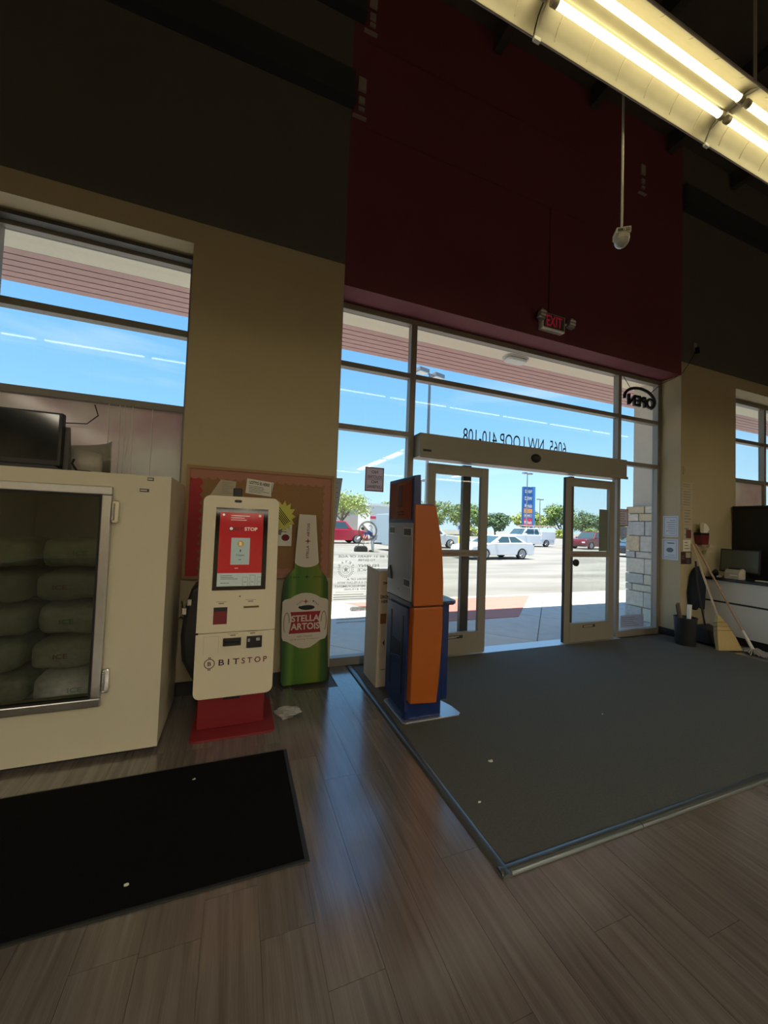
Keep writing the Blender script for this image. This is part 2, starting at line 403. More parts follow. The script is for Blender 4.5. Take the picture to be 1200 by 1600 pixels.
# left and right windows
def side_window(n, x0, x1, ztop, muls, zr1, zr2, zb):
    wn = thing('window_%d' % n, ((x0+x1)/2, YS, 0), kind='structure')
    fr('head', wn, x0, x1, ztop-.06, ztop); fr('jamb', wn, x0, x0+.05, zb, ztop-.06); fr('jamb', wn, x1-.05, x1, zb, ztop-.06)
    fr('sill', wn, x0+.05, x1-.05, zb, zb+.06)
    xs = [x0+.05]+[v for m_ in muls for v in (m_-.03, m_+.03)]+[x1-.05]
    for m_ in muls: fr('mullion', wn, m_-.03, m_+.03, zb, ztop-.06)
    for a, b in zip(xs[::2], xs[1::2]):
        for z in (zr1, zr2): fr('rail', wn, a, b, z-.03, z+.03)
        pane(wn, a, b, zr1+.03, ztop-.06); pane(wn, a, b, zr2+.03, zr1-.03); pane(wn, a, b, zb+.06, zr2-.03)
    return wn
w1 = side_window(1, -5.2, -.458, 3.78, (-1.885, -3.4), 3.115, 2.425, .8)
bx('blind_track', M('dark_track', (.05, .048, .045), .5), w1, -5.2, -.458, 3.70, 3.78, 3.745, 3.775)
side_window(3, 7.18, 10.6, 3.79, (8.62, 9.7), 3.10, 2.425, .9)
def film_mat():
    m = M('pink_cream_vinyl', (.55, .45, .40), .28, noise=.0)
    t = m.node_tree; b = t.nodes['Principled BSDF']
    n = t.nodes.new('ShaderNodeTexNoise'); n.inputs['Scale'].default_value = 1.7; n.inputs['Detail'].default_value = 3
    tcn = t.nodes.new('ShaderNodeTexCoord'); t.links.new(tcn.outputs['Object'], n.inputs['Vector'])
    r = t.nodes.new('ShaderNodeValToRGB'); t.links.new(n.outputs['Fac'], r.inputs[0])
    r.color_ramp.elements[0].position = .38; r.color_ramp.elements[0].color = (.78, .71, .59, 1)
    r.color_ramp.elements[1].position = .62; r.color_ramp.elements[1].color = (.66, .48, .45, 1)
    t.links.new(r.outputs[0], b.inputs['Base Color'])
    b.inputs['Roughness'].default_value = .12
    return m
m_film = translucent(film_mat(), .45)
tag(bx('window_poster', m_film, None, -1.85, -.512, 3.835, 3.853, .87, 2.392), 'pinkish cream vinyl poster covering the low pane behind the ice freezer', 'poster')
tag(bx('window_poster', m_film, None, 7.235, 8.585, 3.835, 3.853, .97, 2.392), 'pinkish cream vinyl poster covering the low pane above the black cabinet', 'poster')
tag(MB().tube([(7.62, 3.79, 2.39), (7.60, 3.785, 2.2), (7.64, 3.785, 2.0), (7.66, 3.79, 1.9)], [.02, .022, .03, .02], 6).build('curtain_cord', M('tan_cord', (.2, .15, .1), .8), smooth=60), 'brown bunched cord hanging inside the right window', 'cord')

# ------------------------------------------------------------------ ceiling strip lights
m_tube = M('fluorescent_tube', (1.0, .90, .50), .4, emit=3.6)
m_tubeb = M('fluorescent_lens', (1.0, .91, .72), .4, emit=15.0)
m_refl = M('cream_reflector', (.36, .32, .235), .35, noise=.12, nscale=9)
m_rib = M('pale_rib', (.55, .50, .38), .4)
m_cap = M('lamp_holder', (.33, .29, .22), .5)
FY, FZ, FL = 1.235, 3.80, 1.29
def fixture(x0):
    t = thing('strip_light', (x0+FL/2, FY, FZ))
    prof = [(-.145, 0), (-.135, .025), (-.115, .062), (-.08, .09), (-.06, .098), (.06, .098), (.08, .09), (.115, .062), (.135, .025), (.145, 0)]
    b = MB(); n = len(prof)
    for xx in (x0+.004, x0+FL-.004):
        b.v += [(xx, FY+p, FZ+q) for p, q in prof]+[(xx, FY+p*1.02, FZ+q+.008) for p, q in prof]
    for i in range(n-1):
        b.f += [(i, i+1, 2*n+i+1, 2*n+i), (n+i, 3*n+i, 3*n+i+1, n+i+1), (i, n+i, n+i+1, i+1), (2*n+i, 2*n+i+1, 3*n+i+1, 3*n+i)]
    b.f += [(0, 2*n, 3*n, n), (n-1, 2*n-1, 4*n-1, 3*n-1)]; b.m = [0]*len(b.f)
    b.build('reflector', m_refl, t, smooth=50)
    for s in (-1, 1):
        for k in range(6):   # pressed ribs of the reflector
            xx = x0+.12+k*.21
            MB().tube([(xx, FY+s*p, FZ+q-.002) for p, q in ((.134, .025), (.114, .062), (.082, .088))], .0018, 5).build('rib', m_rib, t, smooth=60)
        MB().tube([(x0+.004, FY+s*.146, FZ), (x0+FL-.004, FY+s*.146, FZ)], .006, 6).build('rim', m_cap, t, smooth=60)
        MB().tube([(x0+.045, FY+s*.045, FZ+.055), (x0+FL-.045, FY+s*.045, FZ+.055)], .0155, 10).build('tube', m_tube, t, smooth=60)
        for xe in (x0+.014, x0+FL-.045): MB().tube([(xe, FY+s*.045, FZ+.055), (xe+.031, FY+s*.045, FZ+.055)], .019, 10).build('lamp_holder', m_cap, t, smooth=40)
    bx('ballast_channel', m_refl, t, x0+.004, x0+FL-.004, FY-.028, FY+.028, FZ+.07, FZ+.1, .004)
    MB().tube([(x0+.007, FY-.147, FZ-.004), (x0+.007, FY-.116, FZ+.06), (x0+.007, FY-.05, FZ+.085), (x0+.007, FY+.05, FZ+.085), (x0+.007, FY+.116, FZ+.06), (x0+.007, FY+.147, FZ-.004)], .004, 5).build('joint_band', m_cap, t)
    bx('joint_clip', m_white, t, x0+.003, x0+.04, FY+.14, FY+.155, FZ-.012, FZ+.006)
    bx('suspension_rod', m_cap, t, x0+.2, x0+.212, FY-.006, FY+.006, FZ+.1, 6.94)
    return t
names = {0: 'fluorescent strip light segment cut off at the top edge of the picture', 1: 'twin-tube fluorescent strip light segment with both joints in view', 2: 'twin-tube fluorescent strip light segment running off the right edge'}
for k in range(-3, 7):
    fx = fixture(1.205+FL*(k-1))
    tag(fx, names.get(k, 'fluorescent strip light of the front row outside the picture'), 'ceiling light', 'front row of strip lights')
def lens_row(x0, x1, y0, y1):
    t = thing('strip_light', ((x0+x1)/2, (y0+y1)/2, 3.8), 'fluorescent strip light hung behind the viewer', 'ceiling light', 'strip lights behind the viewer')
    MB().box(x0-.03, x1+.03, y0-.03, y1+.03, 3.86, 3.92).box(x0-.03, x0-.02, y0-.03, y1+.03, 3.76, 3.86).box(x1+.02, x1+.03, y0-.03, y1+.03, 3.76, 3.86).box(x0-.02, x1+.02, y0-.03, y0-.02, 3.76, 3.86).box(x0-.02, x1+.02, y1+.02, y1+.03, 3.76, 3.86).build('housing', m_cap, t)
    bx('lens', m_tubeb, t, x0, x1, y0, y1, 3.80, 3.86)
    bx('suspension_rod', m_cap, t, (x0+x1)/2-.006, (x0+x1)/2+.006, (y0+y1)/2-.006, (y0+y1)/2+.006, 3.92, 6.94)
for xr in (-4.2, .25, 4.7, 9.1):
    for j in range(4): lens_row(xr-.15, xr+.15, -1.6-j*1.55-1.45, -1.6-j*1.55)
for j in range(5): lens_row(-5+j*3.4, -5+j*3.4+3.2, -8.6, -8.3)

# ------------------------------------------------------------------ outside: canopy, pavement, car park
m_stucco = M('cream_stucco', (.84, .78, .64), .9, noise=.08, nscale=40, bump=.3, bscale=150)
m_siding = M('mauve_siding', (.58, .36, .35), .6, noise=.06, nscale=6)
can = tag(MB().box(-9, 16, 3.92, 4.75, 4.06, 4.3).box(-9, 16, 4.75, 5.47, 4.09, 4.3).build('canopy', m_stucco), kind='structure')
for k in range(6):
    bx('plank', m_siding, can, -9, 16, 4.755+k*.1185, 4.755+k*.1185+.103, 4.060, 4.085, .003)
tag(MB().box(-9, 16, 3.925, 3.95, 3.78, 4.06).build('trim_8', m_stucco), kind='structure')
lt = thing('canopy_light', (3.81, 4.6, 4.06), 'grey oval bulkhead light under the canopy above the door', 'light')
MB().prism(rrect(3.61, 4.01, 4.50, 4.70, .07), 4.035, 4.06, 'z').build('base', M('light_grey_casting', (.5, .5, .48), .5), lt, bevel=.006)
MB().prism(rrect(3.63, 3.99, 4.515, 4.685, .06), 3.99, 4.035, 'z').build('lens', M('frosted_lens', (.62, .64, .62), .3), lt, bevel=.02, seg=3)
# pavement, 45 degree slabs
def clip(poly, f):
    o_ = []
    for i in range(len(poly)):
        a, b = poly[i], poly[(i+1) % len(poly)]; fa, fb = f(a), f(b)
        if fa >= 0: o_.append(a)
        if fa*fb < 0:
            t = fa/(fa-fb); o_.append((a[0]+(b[0]-a[0])*t, a[1]+(b[1]-a[1])*t))
    return o_
m_conc = M('pale_concrete', (.60, .56, .49), .75, noise=.16, nscale=5, bump=.12, bscale=60)
m_conc2 = M('dark_joint', (.16, .16, .16), .9)
pav = tag(MB().box(-9, 20, 3.92, 7.0, -.16, -.03).build('pavement', m_conc2), kind='structure')
rampf = lambda p: 0
S2 = math.sqrt(.5); sl = 1.55
for i in range(-4, 16):
    for j in range(-14, 6):
        q = []
        for a, b in ((0, 0), (1, 0), (1, 1), (0, 1)):
            u, v = (i+a)*sl+(-.006 if a else .006), (j+b)*sl+(-.006 if b else .006)
            q.append((S2*(u-v)-.59+0, S2*(u+v)+4.02))
        for f in (lambda p: p[0]+2.0, lambda p: 11.-p[0], lambda p: p[1]-3.925, lambda p: 6.85-p[1]):
            if q: q = clip(q, f)
        if len(q) > 2: MB().prism(q, -.03, -.015, 'z').build('slab', m_conc, pav)
m_ramp = M('red_concrete', (.50, .20, .15), .8, noise=.12, nscale=8)
tag(MB().prism([(2.9, 5.2), (4.5, 5.2), (6.2, 6.84), (1.9, 6.84)], -.0149, -.008, 'z').build('kerb_ramp', m_ramp), 'red painted kerb ramp between pavement and car park', 'ramp')
tag(MB().box(-9, 20, 6.85, 7.02, -.16, -.018).build('kerb', M('kerb_concrete', (.55, .52, .42), .8, noise=.1)), kind='structure')
def lot_mat():
    m = M('sunbleached_asphalt', (.30, .285, .255), .9)
    t = m.node_tree; b = t.nodes['Principled BSDF']
    tcn = t.nodes.new('ShaderNodeTexCoord'); mpn = t.nodes.new('ShaderNodeMapping'); mpn.inputs['Scale'].default_value = (.12, .6, 1)
    n = t.nodes.new('ShaderNodeTexNoise'); n.inputs['Scale'].default_value = 1.5; n.inputs['Detail'].default_value = 8
    t.links.new(tcn.outputs['Object'], mpn.inputs[0]); t.links.new(mpn.outputs[0], n.inputs['Vector'])
    r = t.nodes.new('ShaderNodeValToRGB'); t.links.new(n.outputs['Fac'], r.inputs[0])
    r.color_ramp.elements[0].position = .35; r.color_ramp.elements[0].color = (.180, .168, .142, 1)
    r.color_ramp.elements[1].position = .65; r.color_ramp.elements[1].color = (.295, .278, .238, 1)
    t.links.new(r.outputs[0], b.inputs['Base Color']); return m
tag(MB().box(-120, 260, 7.0, 260, -.3, -.15).build('car_park_ground', lot_mat()), kind='structure')
tag(MB().box(-120, 260, 74, 79, -.15, -.03).build('verge', M('dry_grass', (.30, .28, .12), .95, noise=.3, nscale=1)), kind='structure')

# stone clad column
colm = thing('stone_column', (6.8, 4.52, 0), 'stone clad canopy column with stucco shaft outside the right sidelight', 'column')
bx('shaft', M('stucco_shaft', (.52, .48, .41), .9, noise=.1, nscale=8, bump=.2), colm, 6.53, 7.10, 4.36, 4.69, -.015, 4.06)
bx('mortar_core', M('mortar', (.42, .39, .33), .9), colm, 6.49, 7.12, 4.33, 4.72, -.015, 1.92)
stone_cols = [(.62, .56, .44), (.58, .54, .46), (.62, .50, .32), (.50, .49, .46), (.66, .61, .50)]
sm = [M('limestone_%d' % i, c, .85, noise=.3, nscale=14, bump=.9, bscale=22) for i, c in enumerate(stone_cols)]
rs = random.Random(11)
courses = [.26, .30, .14, .20, .30, .13, .31, .28, .15, .15]
z = -.015; tot = sum(courses); sc = 1.955/tot
cuts = (.35, .3, .72, .3, .28, .62, .45, .28, .5, .3)
for ci, h in enumerate(courses):
    h *= sc
    c_y = 4.29+cuts[ci]*.47
    for y0, y1 in ((4.29, c_y), (c_y, 4.76)):      # face seen from the shop
        o = rs.uniform(0, .02)
        MB().box(6.455-o, 6.70, y0+.006, y1-.006, z+.006, z+h-.006).build('stone', rs.choice(sm), colm, .012)
    for x0, x1 in ((6.71, 7.16),):
        MB().box(x0, x1, 4.296, 4.52, z+.006, z+h-.006).build('stone', rs.choice(sm), colm, .012)
        MB().box(x0, x1, 4.53, 4.754, z+.006, z+h-.006).build('stone', rs.choice(sm), colm, .012)
    z += h

# ------------------------------------------------------------------ vehicles
m_carglass = M('car_glass', (.05, .09, .10), .08, spec=.8)
m_tyre = M('tyre', (.015, .015, .016), .8)
m_rim = M('alloy_rim', (.35, .35, .36), .3, metal=.8)
m_white_car = M('white_car_paint', (.80, .80, .80), .25, coat=.5)
m_red_car = M('red_car_paint', (.55, .02, .05), .25, coat=.5)
m_maroon = M('maroon_car_paint', (.16, .015, .03), .25, coat=.5)
m_dark_car = M('black_car_paint', (.02, .022, .028), .25, coat=.5)
m_lamp = M('tail_lamp', (.4, .02, .02), .3)
m_head = M('head_lamp', (.7, .72, .75), .15)
def arch(cx, r, z0, n=8):
    return [(cx+r*math.cos(R(180-180*k/n)), z0+r*math.sin(R(180*k/n))) for k in range(n+1)]
def car(name, loc, rz, label, paint, L, W, top, cab, wheels, wr, ztop_cab, zb=.28, bed=None, cat='car', rim=m_rim, group='parked vehicles'):
    """top: upper side outline front to rear (x,z); cab: roof outline (front base, front top, rear top, rear base); x forward = -x"""
    t = thing(name, loc, label, cat, group, rz=rz)
    low = [(top[0][0], zb)]
    for wx in wheels: low += arch(wx, wr*1.12, zb)
    low += [(top[-1][0], zb)]
    poly = list(top)+low[::-1]
    MB().prism(poly, -W/2, W/2, 'y').build('body', paint, t, bevel=.05, seg=2, local=True)
    b0, b1, b2, b3 = cab; h = W/2
    zc = lambda x: min(z for x_, z in top if abs(x_-x) < 10)
    zf, zr_ = b0[1], b3[1]
    vs = []
    for s in (-1, 1):
        vs += [(b0[0], s*(h-.03), b0[1]), (b1[0], s*(h-.17), b1[1]), (b2[0], s*(h-.17), b2[1]), (b3[0], s*(h-.03), b3[1])]
    MB().add(vs, [(0, 1, 2, 3), (4, 7, 6, 5), (0, 4, 5, 1), (1, 5, 6, 2), (2, 6, 7, 3), (0, 3, 7, 4)]).build('cabin', paint, t, bevel=.03, local=True)
    # side glass: two panes on each side, windscreen and rear glass
    def sp(s, u, v):
        a = Vector((b0[0], s*(h-.03), b0[1])).lerp(Vector((b3[0], s*(h-.03), b3[1])), u)
        c = Vector((b1[0], s*(h-.17), b1[1])).lerp(Vector((b2[0], s*(h-.17), b2[1])), u)
        p = a.lerp(c, v); return (p.x, p.y+s*.012, p.z)
    splits = ((.10, .50), (.54, .90)) if not bed else ((.10, .62), (.66, .92))
    for s in (-1, 1):
        for u0, u1 in splits:
            MB().add([sp(s, u0, .12), sp(s, u1, .12), sp(s, u1, .88), sp(s, u0, .88)]+[(p[0], p[1]-s*.02, p[2]) for p in (sp(s, u0, .12), sp(s, u1, .12), sp(s, u1, .88), sp(s, u0, .88))],
                     [(0, 1, 2, 3), (7, 6, 5, 4), (0, 4, 5, 1), (1, 5, 6, 2), (2, 6, 7, 3), (3, 7, 4, 0)]).build('side_window', m_carglass, t, local=True)
        m_ = MB().box(b0[0]+.22, b0[0]+.42, s*(h+.09)-.09, s*(h+.09)+.09, b0[1]+.02, b0[1]+.16); m_.build('wing_mirror', paint, t, bevel=.03, local=True)
    for A, B, nm in ((b0, b1, 'windscreen'), (b3, b2, 'rear_window')):
        d = -.02 if nm == 'windscreen' else .02
        q = [Vector((A[0], -(h-.12), A[1])).lerp(Vector((B[0], -(h-.25), B[1])), .08), Vector((A[0], (h-.12), A[1])).lerp(Vector((B[0], (h-.25), B[1])), .08),
             Vector((A[0], (h-.12), A[1])).lerp(Vector((B[0], (h-.25), B[1])), .9), Vector((A[0], -(h-.12), A[1])).lerp(Vector((B[0], -(h-.25), B[1])), .9)]
        MB().add([(p.x+d, p.y, p.z+.01) for p in q]+[(p.x, p.y, p.z) for p in q], [(0, 1, 2, 3), (7, 6, 5, 4), (0, 4, 5, 1), (1, 5, 6, 2), (2, 6, 7, 3), (3, 7, 4, 0)]).build(nm, m_carglass, t, local=True)
    for wx in wheels:
        for s in (-1, 1):
            wh = MB().lathe([(wr*.75, -.1), (wr, -.08), (wr, .08), (wr*.75, .1)], (wx, s*(h-.12), wr), 20, axis='y').build('wheel', m_tyre, t, smooth=40, local=True)
            rm = MB()
            for k in range(5):
                a = 2*math.pi*k/5; rm.tube([(wx, s*(h-.01), wr), (wx+wr*.64*math.cos(a), s*(h-.012), wr+wr*.64*math.sin(a))], .045, 5)
            rm.lathe([(wr*.68, 0), (wr*.72, .012)] if s > 0 else [(wr*.72, -.012), (wr*.68, 0)], (wx, s*(h-.03), wr), 20, axis='y')
            rm.build('rim', rim, wh, local=True)
    xf, xr = top[0][0], top[-1][0]
    for s in (-1, 1):
        MB().box(xf-.015, xf+.18, s*(h-.25)-.17, s*(h-.25)+.17, top[0][1]-.16, top[0][1]-.02).build('head_lamp', m_head, t, bevel=.03, local=True)
        MB().box(xr-.2, xr+.015, s*(h-.2)-.19, s*(h-.2)+.19, top[-1][1]-.2, top[-1][1]-.06).build('tail_lamp', m_lamp, t, bevel=.03, local=True)
    MB().box(xf-.02, xf+.3, -h+.1, h-.1, zb-.02, zb+.14).box(xr-.3, xr+.02, -h+.1, h-.1, zb-.02, zb+.14).build('bumper', m_dark_car if paint is not m_dark_car else m_tyre, t, bevel=.04, local=True)
    return t
sed_top = [(-2.42, .62), (-2.30, .78), (-1.35, .93), (-.95, .98), (1.55, 1.02), (2.25, 1.0), (2.40, .82)]
sed_cab = ((-1.0, .95), (-.10, 1.42), (.95, 1.42), (1.85, 1.0))
G = -.15
sd_ = car('sedan', (13.15, 17.35, G), R(6), 'white sedan parked side-on, seen through the open doorway', m_white_car, 4.9, 1.85, sed_top, sed_cab, (-1.42, 1.42), .35, 1.42)
sd_.scale = (.93, .93, .90)
car('sedan', (27.0, 18.9, G), R(6), 'black sedan half hidden behind the stone column', m_dark_car, 4.9, 1.85, sed_top, sed_cab, (-1.42, 1.42), .35, 1.42)
suv_top = [(-2.3, .75), (-2.2, .95), (-1.2, 1.05), (1.9, 1.1), (2.3, 1.05), (2.35, .7)]
suv_cab = ((-1.1, 1.0), (-.4, 1.68), (1.7, 1.66), (2.2, 1.05))
car('suv', (32.6, 27.6, G), R(8), 'maroon estate car seen through the right door glass', m_maroon, 4.7, 1.85, suv_top, suv_cab, (-1.4, 1.4), .37, 1.68)
pk_top = [(-2.85, .85), (-2.75, 1.08), (-1.45, 1.18), (2.8, 1.18), (2.85, .75)]
pk_cab = ((-1.45, 1.15), (-.8, 1.85), (.75, 1.85), (.95, 1.15))
car('pickup_truck', (7.35, 31.0, G), R(187), 'red pickup truck parked below the small tree', m_red_car, 5.7, 1.95, pk_top, pk_cab, (-1.85, 1.75), .40, 1.85, bed=True, cat='truck')
ut = car('utility_truck', (27.1, 30.5, G), R(4), 'white service truck with tool lockers and a ladder rack behind the white sedan', m_white_car, 5.9, 2.0, pk_top, pk_cab, (-1.85, 1.75), .40, 1.85, bed=True, cat='truck')
MB().box(1.0, 2.95, -1.02, 1.02, .75, 1.55).build('tool_locker', m_white_car, ut, bevel=.02, local=True)
for xx in (1.05, 1.95, 2.9):
    for s in (-1, 1): MB().tube([(xx, s*.95, 1.5), (xx, s*.95, 2.05)], .03, 6).build('rack_post', m_white, ut, local=True)
for s in (-1, -.4, .3, 1): MB().tube([(-1.5 if s < 0 else .6, s*.95, 2.08), (3.0, s*.95, 2.08)], .035, 6).build('rack_bar', M('brown_ladder', (.5, .3, .2), .7), ut, local=True)
van_top = [(-2.6, .8), (-2.5, 1.15), (-1.9, 1.25), (2.5, 1.25), (2.6, .8)]
van_cab = ((-1.95, 1.2), (-1.1, 2.0), (2.45, 2.05), (2.55, 1.2))
car('white_van', (13.9, 26.4, G), R(187), 'white estate van behind the yellow bollard', m_white_car, 5.2, 1.95, suv_top, suv_cab, (-1.4, 1.4), .38, 2.0, cat='van')
m_boxvan = M('pale_blue_panel', (.30, .38, .44), .4)
bt = thing('box_trailer', (9.6, 23.0, G), 'pale blue lettered box trailer behind the bending person', 'trailer', 'parked vehicles', rz=R(8))
MB().box(-.95, 2.2, -.9, .9, .35, 2.35).build('box_body', m_boxvan, bt, bevel=.04, local=True)
q = MB(); put_text(q, 'HEFTY', -.75, .4, 2.02, 2.25, lambda u, v, o=0: (u, -.905, v), bold=.02)
for i in range(5): lines(q, -.6, .2, 1.75-i*.25, 1.87-i*.25, 1, lambda u, v, o=0: (u, -.905, v), fill=.8)
q.build('side_lettering', M('blue_ink', (.05, .08, .15), .6), bt, local=True)
for xx in (-.1, .9, 1.75):
    MB().lathe([(.25, -.1), (.33, -.08), (.33, .08), (.25, .1)], (xx, -.85, .33), 16, axis='y').build('wheel', m_tyre, bt, smooth=40, local=True)
MB().tube([(-.95, 0, .45), (-1.7, 0, .45)], .05, 6).build('drawbar', m_tyre, bt, local=True)

# ------------------------------------------------------------------ trees
m_bark = M('bark', (.16, .13, .10), .9, noise=.2)
def tree(loc, h, rad, label, cm, seed, n=1500, leaf=.35, blobs=14, trunk_h=.35, group='trees beyond the car park', spread=1.0):
    rn = random.Random(seed)
    t = thing('tree', loc, label, 'tree', group)
    tr = MB(); th = h*trunk_h
    tr.tube([(0, 0, 0), (rad*.03, 0, th*.6), (0, rad*.03, th)], [h*.035, h*.028, h*.024], 7)
    cs = []
    for b in range(blobs):
        a = rn.uniform(0, 2*math.pi); rr = rad*math.sqrt(rn.random())*.75*spread
        cz = th+(h-th)*(.25+.6*rn.random()*(1-.5*(rr/rad)**2))
        cs.append((Vector((rr*math.cos(a), rr*math.sin(a), cz)), rad*rn.uniform(.28, .45)))
    for c, r in cs[:7]:
        tr.tube([(0, 0, th*.9), tuple(c*.5+Vector((0, 0, th*.45))), tuple(c)], [h*.018, h*.012, h*.005], 5)
    tr.build('trunk', m_bark, t, local=True, smooth=60)
    fo = MB()
    for i in range(n):
        c, r = rn.choice(cs)
        d = Vector((rn.gauss(0, 1), rn.gauss(0, 1), rn.gauss(0, 1))).normalized()
        p = c+Vector((d.x, d.y, d.z*.75))*r*(rn.random()**.4)
        nn = (d+Vector((rn.uniform(-.8, .8), rn.uniform(-.8, .8), rn.uniform(-.2, 1)))).normalized()
        a = nn.orthogonal().normalized(); b = nn.cross(a); ang = rn.uniform(0, 6.28)
        a, b = a*math.cos(ang)+b*math.sin(ang), b*math.cos(ang)-a*math.sin(ang)
        s = leaf*rn.uniform(.6, 1.2)
        fo.add([p-a*s*.5, p+b*s*.3, p+a*s*.5, p-b*s*.3], [(0, 1, 2, 3)])
    f = fo.build('foliage', cm, t, local=True); tag(f, kind='stuff')
    return t
m_l1 = M('leaf_mid_green', (.17, .25, .06), .6, noise=.35, nscale=1.5)
m_l2 = M('leaf_yellow_green', (.30, .36, .08), .6, noise=.3, nscale=2)
m_l3 = M('leaf_dark_green', (.09, .15, .06), .6, noise=.35, nscale=1)
tree((11.0, 42.0, G), 5.6, 3.3, 'small spreading tree beside the beige building, seen left of the orange machine', m_l2, 1, 2600, .28, 18, .38, spread=1.15)
TR = [((38.5, 72, G), 8.2, 4.6, 'broad green tree left of the white sedan roof in the doorway', m_l1),
      ((48.5, 74, G), 7.6, 4.4, 'second green tree in the doorway, just left of the tall blue sign', m_l1),
      ((58.0, 76, G), 6.0, 3.6, 'dark green tree behind the foot of the tall blue sign', m_l3),
      ((66.0, 74, G), 7.2, 3.9, 'yellow-green tree right of the tall blue sign', m_l2),
      ((75.0, 72, G), 9.6, 4.4, 'tall green tree hidden half behind the right door stile', m_l1),
      ((85.5, 74, G), 7.8, 5.0, 'round green tree above the maroon estate car', m_l3),
      ((97.5, 74, G), 8.0, 5.0, 'green tree beyond the notice on the right door', m_l1),
      ((27.5, 66, G), 7.2, 3.6, 'green tree right of the far white building, seen through the left door', m_l1),
      ((31.5, 80, G), 5.6, 3.2, 'low dark tree behind the left door stile', m_l3)]
for i, (l, h, r, lab, cm) in enumerate(TR): tree(l, h, r, lab, cm, 20+i, 4200, .50, 26, .16, spread=1.15)
for i, (x, y, r, hh, lab) in enumerate(((45, 67, 2.8, 2.2, 'yellow-green bush below the trees left of the service truck'), (37, 70, 2.6, 1.9, 'low bush behind the white sedan'), (70.3, 67, 2.4, 2.2, 'rounded bush right of the service truck'), (79, 66, 2.8, 2.6, 'pale green bush above the maroon estate car'), (88, 66, 2.8, 2.6, 'pale green bush left of the notice on the right door'))):
    tree((x, y, G), hh, r, lab, m_l2 if i % 2 == 0 else m_l1, 60+i, 1500, .4, 14, .05, group='bushes beyond the car park')

# ------------------------------------------------------------------ signs, poles and buildings outside
m_pole = M('grey_painted_pole', (.20, .21, .22), .5)
def light_pole(loc, h, label, heads, rz=0, r=.09):
    t = thing('light_pole', loc, label, 'light pole', 'car park light poles', rz=rz)
    MB().tube([(0, 0, 0), (0, 0, h)], [r*1.3, r*.8], 8).build('pole', m_pole, t, local=True, smooth=60)
    MB().tube([(0, 0, 0), (0, 0, .5)], .25, 12).build('concrete_base', m_conc, t, local=True)
    for s in heads:
        MB().box(min(s*.25, s*1.0), max(s*.25, s*1.0), -.25, .25, h-.02, h+.2).build('lamp_head', m_pole, t, bevel=.02, local=True)
        MB().box(min(s*.32, s*.93), max(s*.32, s*.93), -.2, .2, h-.06, h-.02).build('lamp_glass', m_head, t, local=True)
    MB().tube([(-.3, 0, h+.05), (.3, 0, h+.05)], .05, 6).build('cross_arm', m_pole, t, local=True)
    return t
light_pole((10.3, 20.0, G), 10.7, 'tall twin-head light pole crossing the transom glass', (-1, 1), R(15))
light_pole((18.4, 37.0, G), 6.6, 'distant light pole seen high in the left door glass', (1, -1), R(10), .07)
light_pole((42.2, 47.5, G), 10.5, 'twin-head light pole in front of the tall blue sign', (-1, 1), R(10), .08)
light_pole((64.2, 68.0, G), 8.7, 'light pole just right of the tall blue sign', (-1, 1), R(10), .09)
light_pole((64.0, 50.0, G), 6.0, 'light pole seen above the stone column notices', (-1, 1), R(10), .09)
t = thing('pylon_sign', (54.3, 61.0, G), 'tall blue pylon sign listing shops, beyond the white truck', 'sign', rz=R(-4))
m_blue = M('sign_blue', (.02, .09, .30), .4); m_or = M('sign_orange', (.75, .30, .08), .5); m_sr = M('sign_red', (.62, .04, .10), .5)
MB().box(1.05, 1.75, -.2, .2, 0, 10.5).build('post', M('sign_light_blue', (.05, .22, .50), .4), t, local=True)
MB().box(-1.1, 1.05, -.3, .3, 2.4, 10.4).build('cabinet', m_blue, t, bevel=.03, local=True)
fs = lambda u, v, o=0: (u, -.31-o, v); fs2 = lambda u, v, o=0: (u, -.325-o, v)
for z0, z1, mm in ((5.1, 6.0, m_or), (2.6, 4.05, m_sr), (4.2, 4.95, M('sign_mauve', (.30, .25, .35), .5))):
    q = MB(); flat(q, rect(-1.0, 1.0, z0, z1), fs); q.build('panel', mm, t, local=True)
for s, z0, z1 in (('OLD NAVY', 9.1, 9.8), ('DSW', 7.7, 8.4), ('Marshalls', 6.2, 6.95), ('Michaels', 2.9, 3.6)):
    q = MB(); put_text(q, s, -.85, .9, z0, z1, fs2, bold=.02); q.build('shop_name', m_white, t, local=True)
q = MB(); lines(q, -.8, .8, 4.35, 4.8, 1, fs2); q.build('panel_print', m_white, t, local=True)
t = thing('pylon_sign', (12.2, 58.0, G), 'small distant blue sign above the small spreading tree', 'sign')
MB().box(-1.3, 1.3, -.3, .3, 5.4, 8.6).build('cabinet', m_blue, t, local=True); MB().box(-.3, .3, -.2, .2, 0, 5.4).build('post', m_pole, t, local=True)
q = MB(); flat(q, rect(-1.0, 1.0, 7.0, 7.6), fs); q.build('panel', m_sr, t, local=True)
t = thing('utility_pole', (35, 64.0, G), 'wooden utility pole with cross-arm seen through the left door', 'utility pole')
MB().tube([(0, 0, 0), (0, 0, 6.6)], [.16, .11], 8).build('pole', m_bark, t, local=True)
MB().box(-1.1, 1.1, -.06, .06, 5.7, 5.85).build('cross_arm', m_bark, t, local=True); MB().tube([(-.3, 0, 4.3), (-.3, 0, 4.9)], .2, 10).build('transformer', m_pole, t, local=True)
t = thing('bollard', (14.75, 23.3, G), 'yellow bollard with a blue accessible parking sign', 'bollard')
MB().tube([(0, 0, 0), (0, 0, 1.0), (0, 0, 1.05)], [.10, .10, .07], 12).build('post', M('yellow_paint', (.85, .60, .06), .5), t, local=True, smooth=50)
MB().tube([(0, 0, 1.0), (0, 0, 2.0)], .025, 6).build('sign_pole', m_pole, t, local=True)
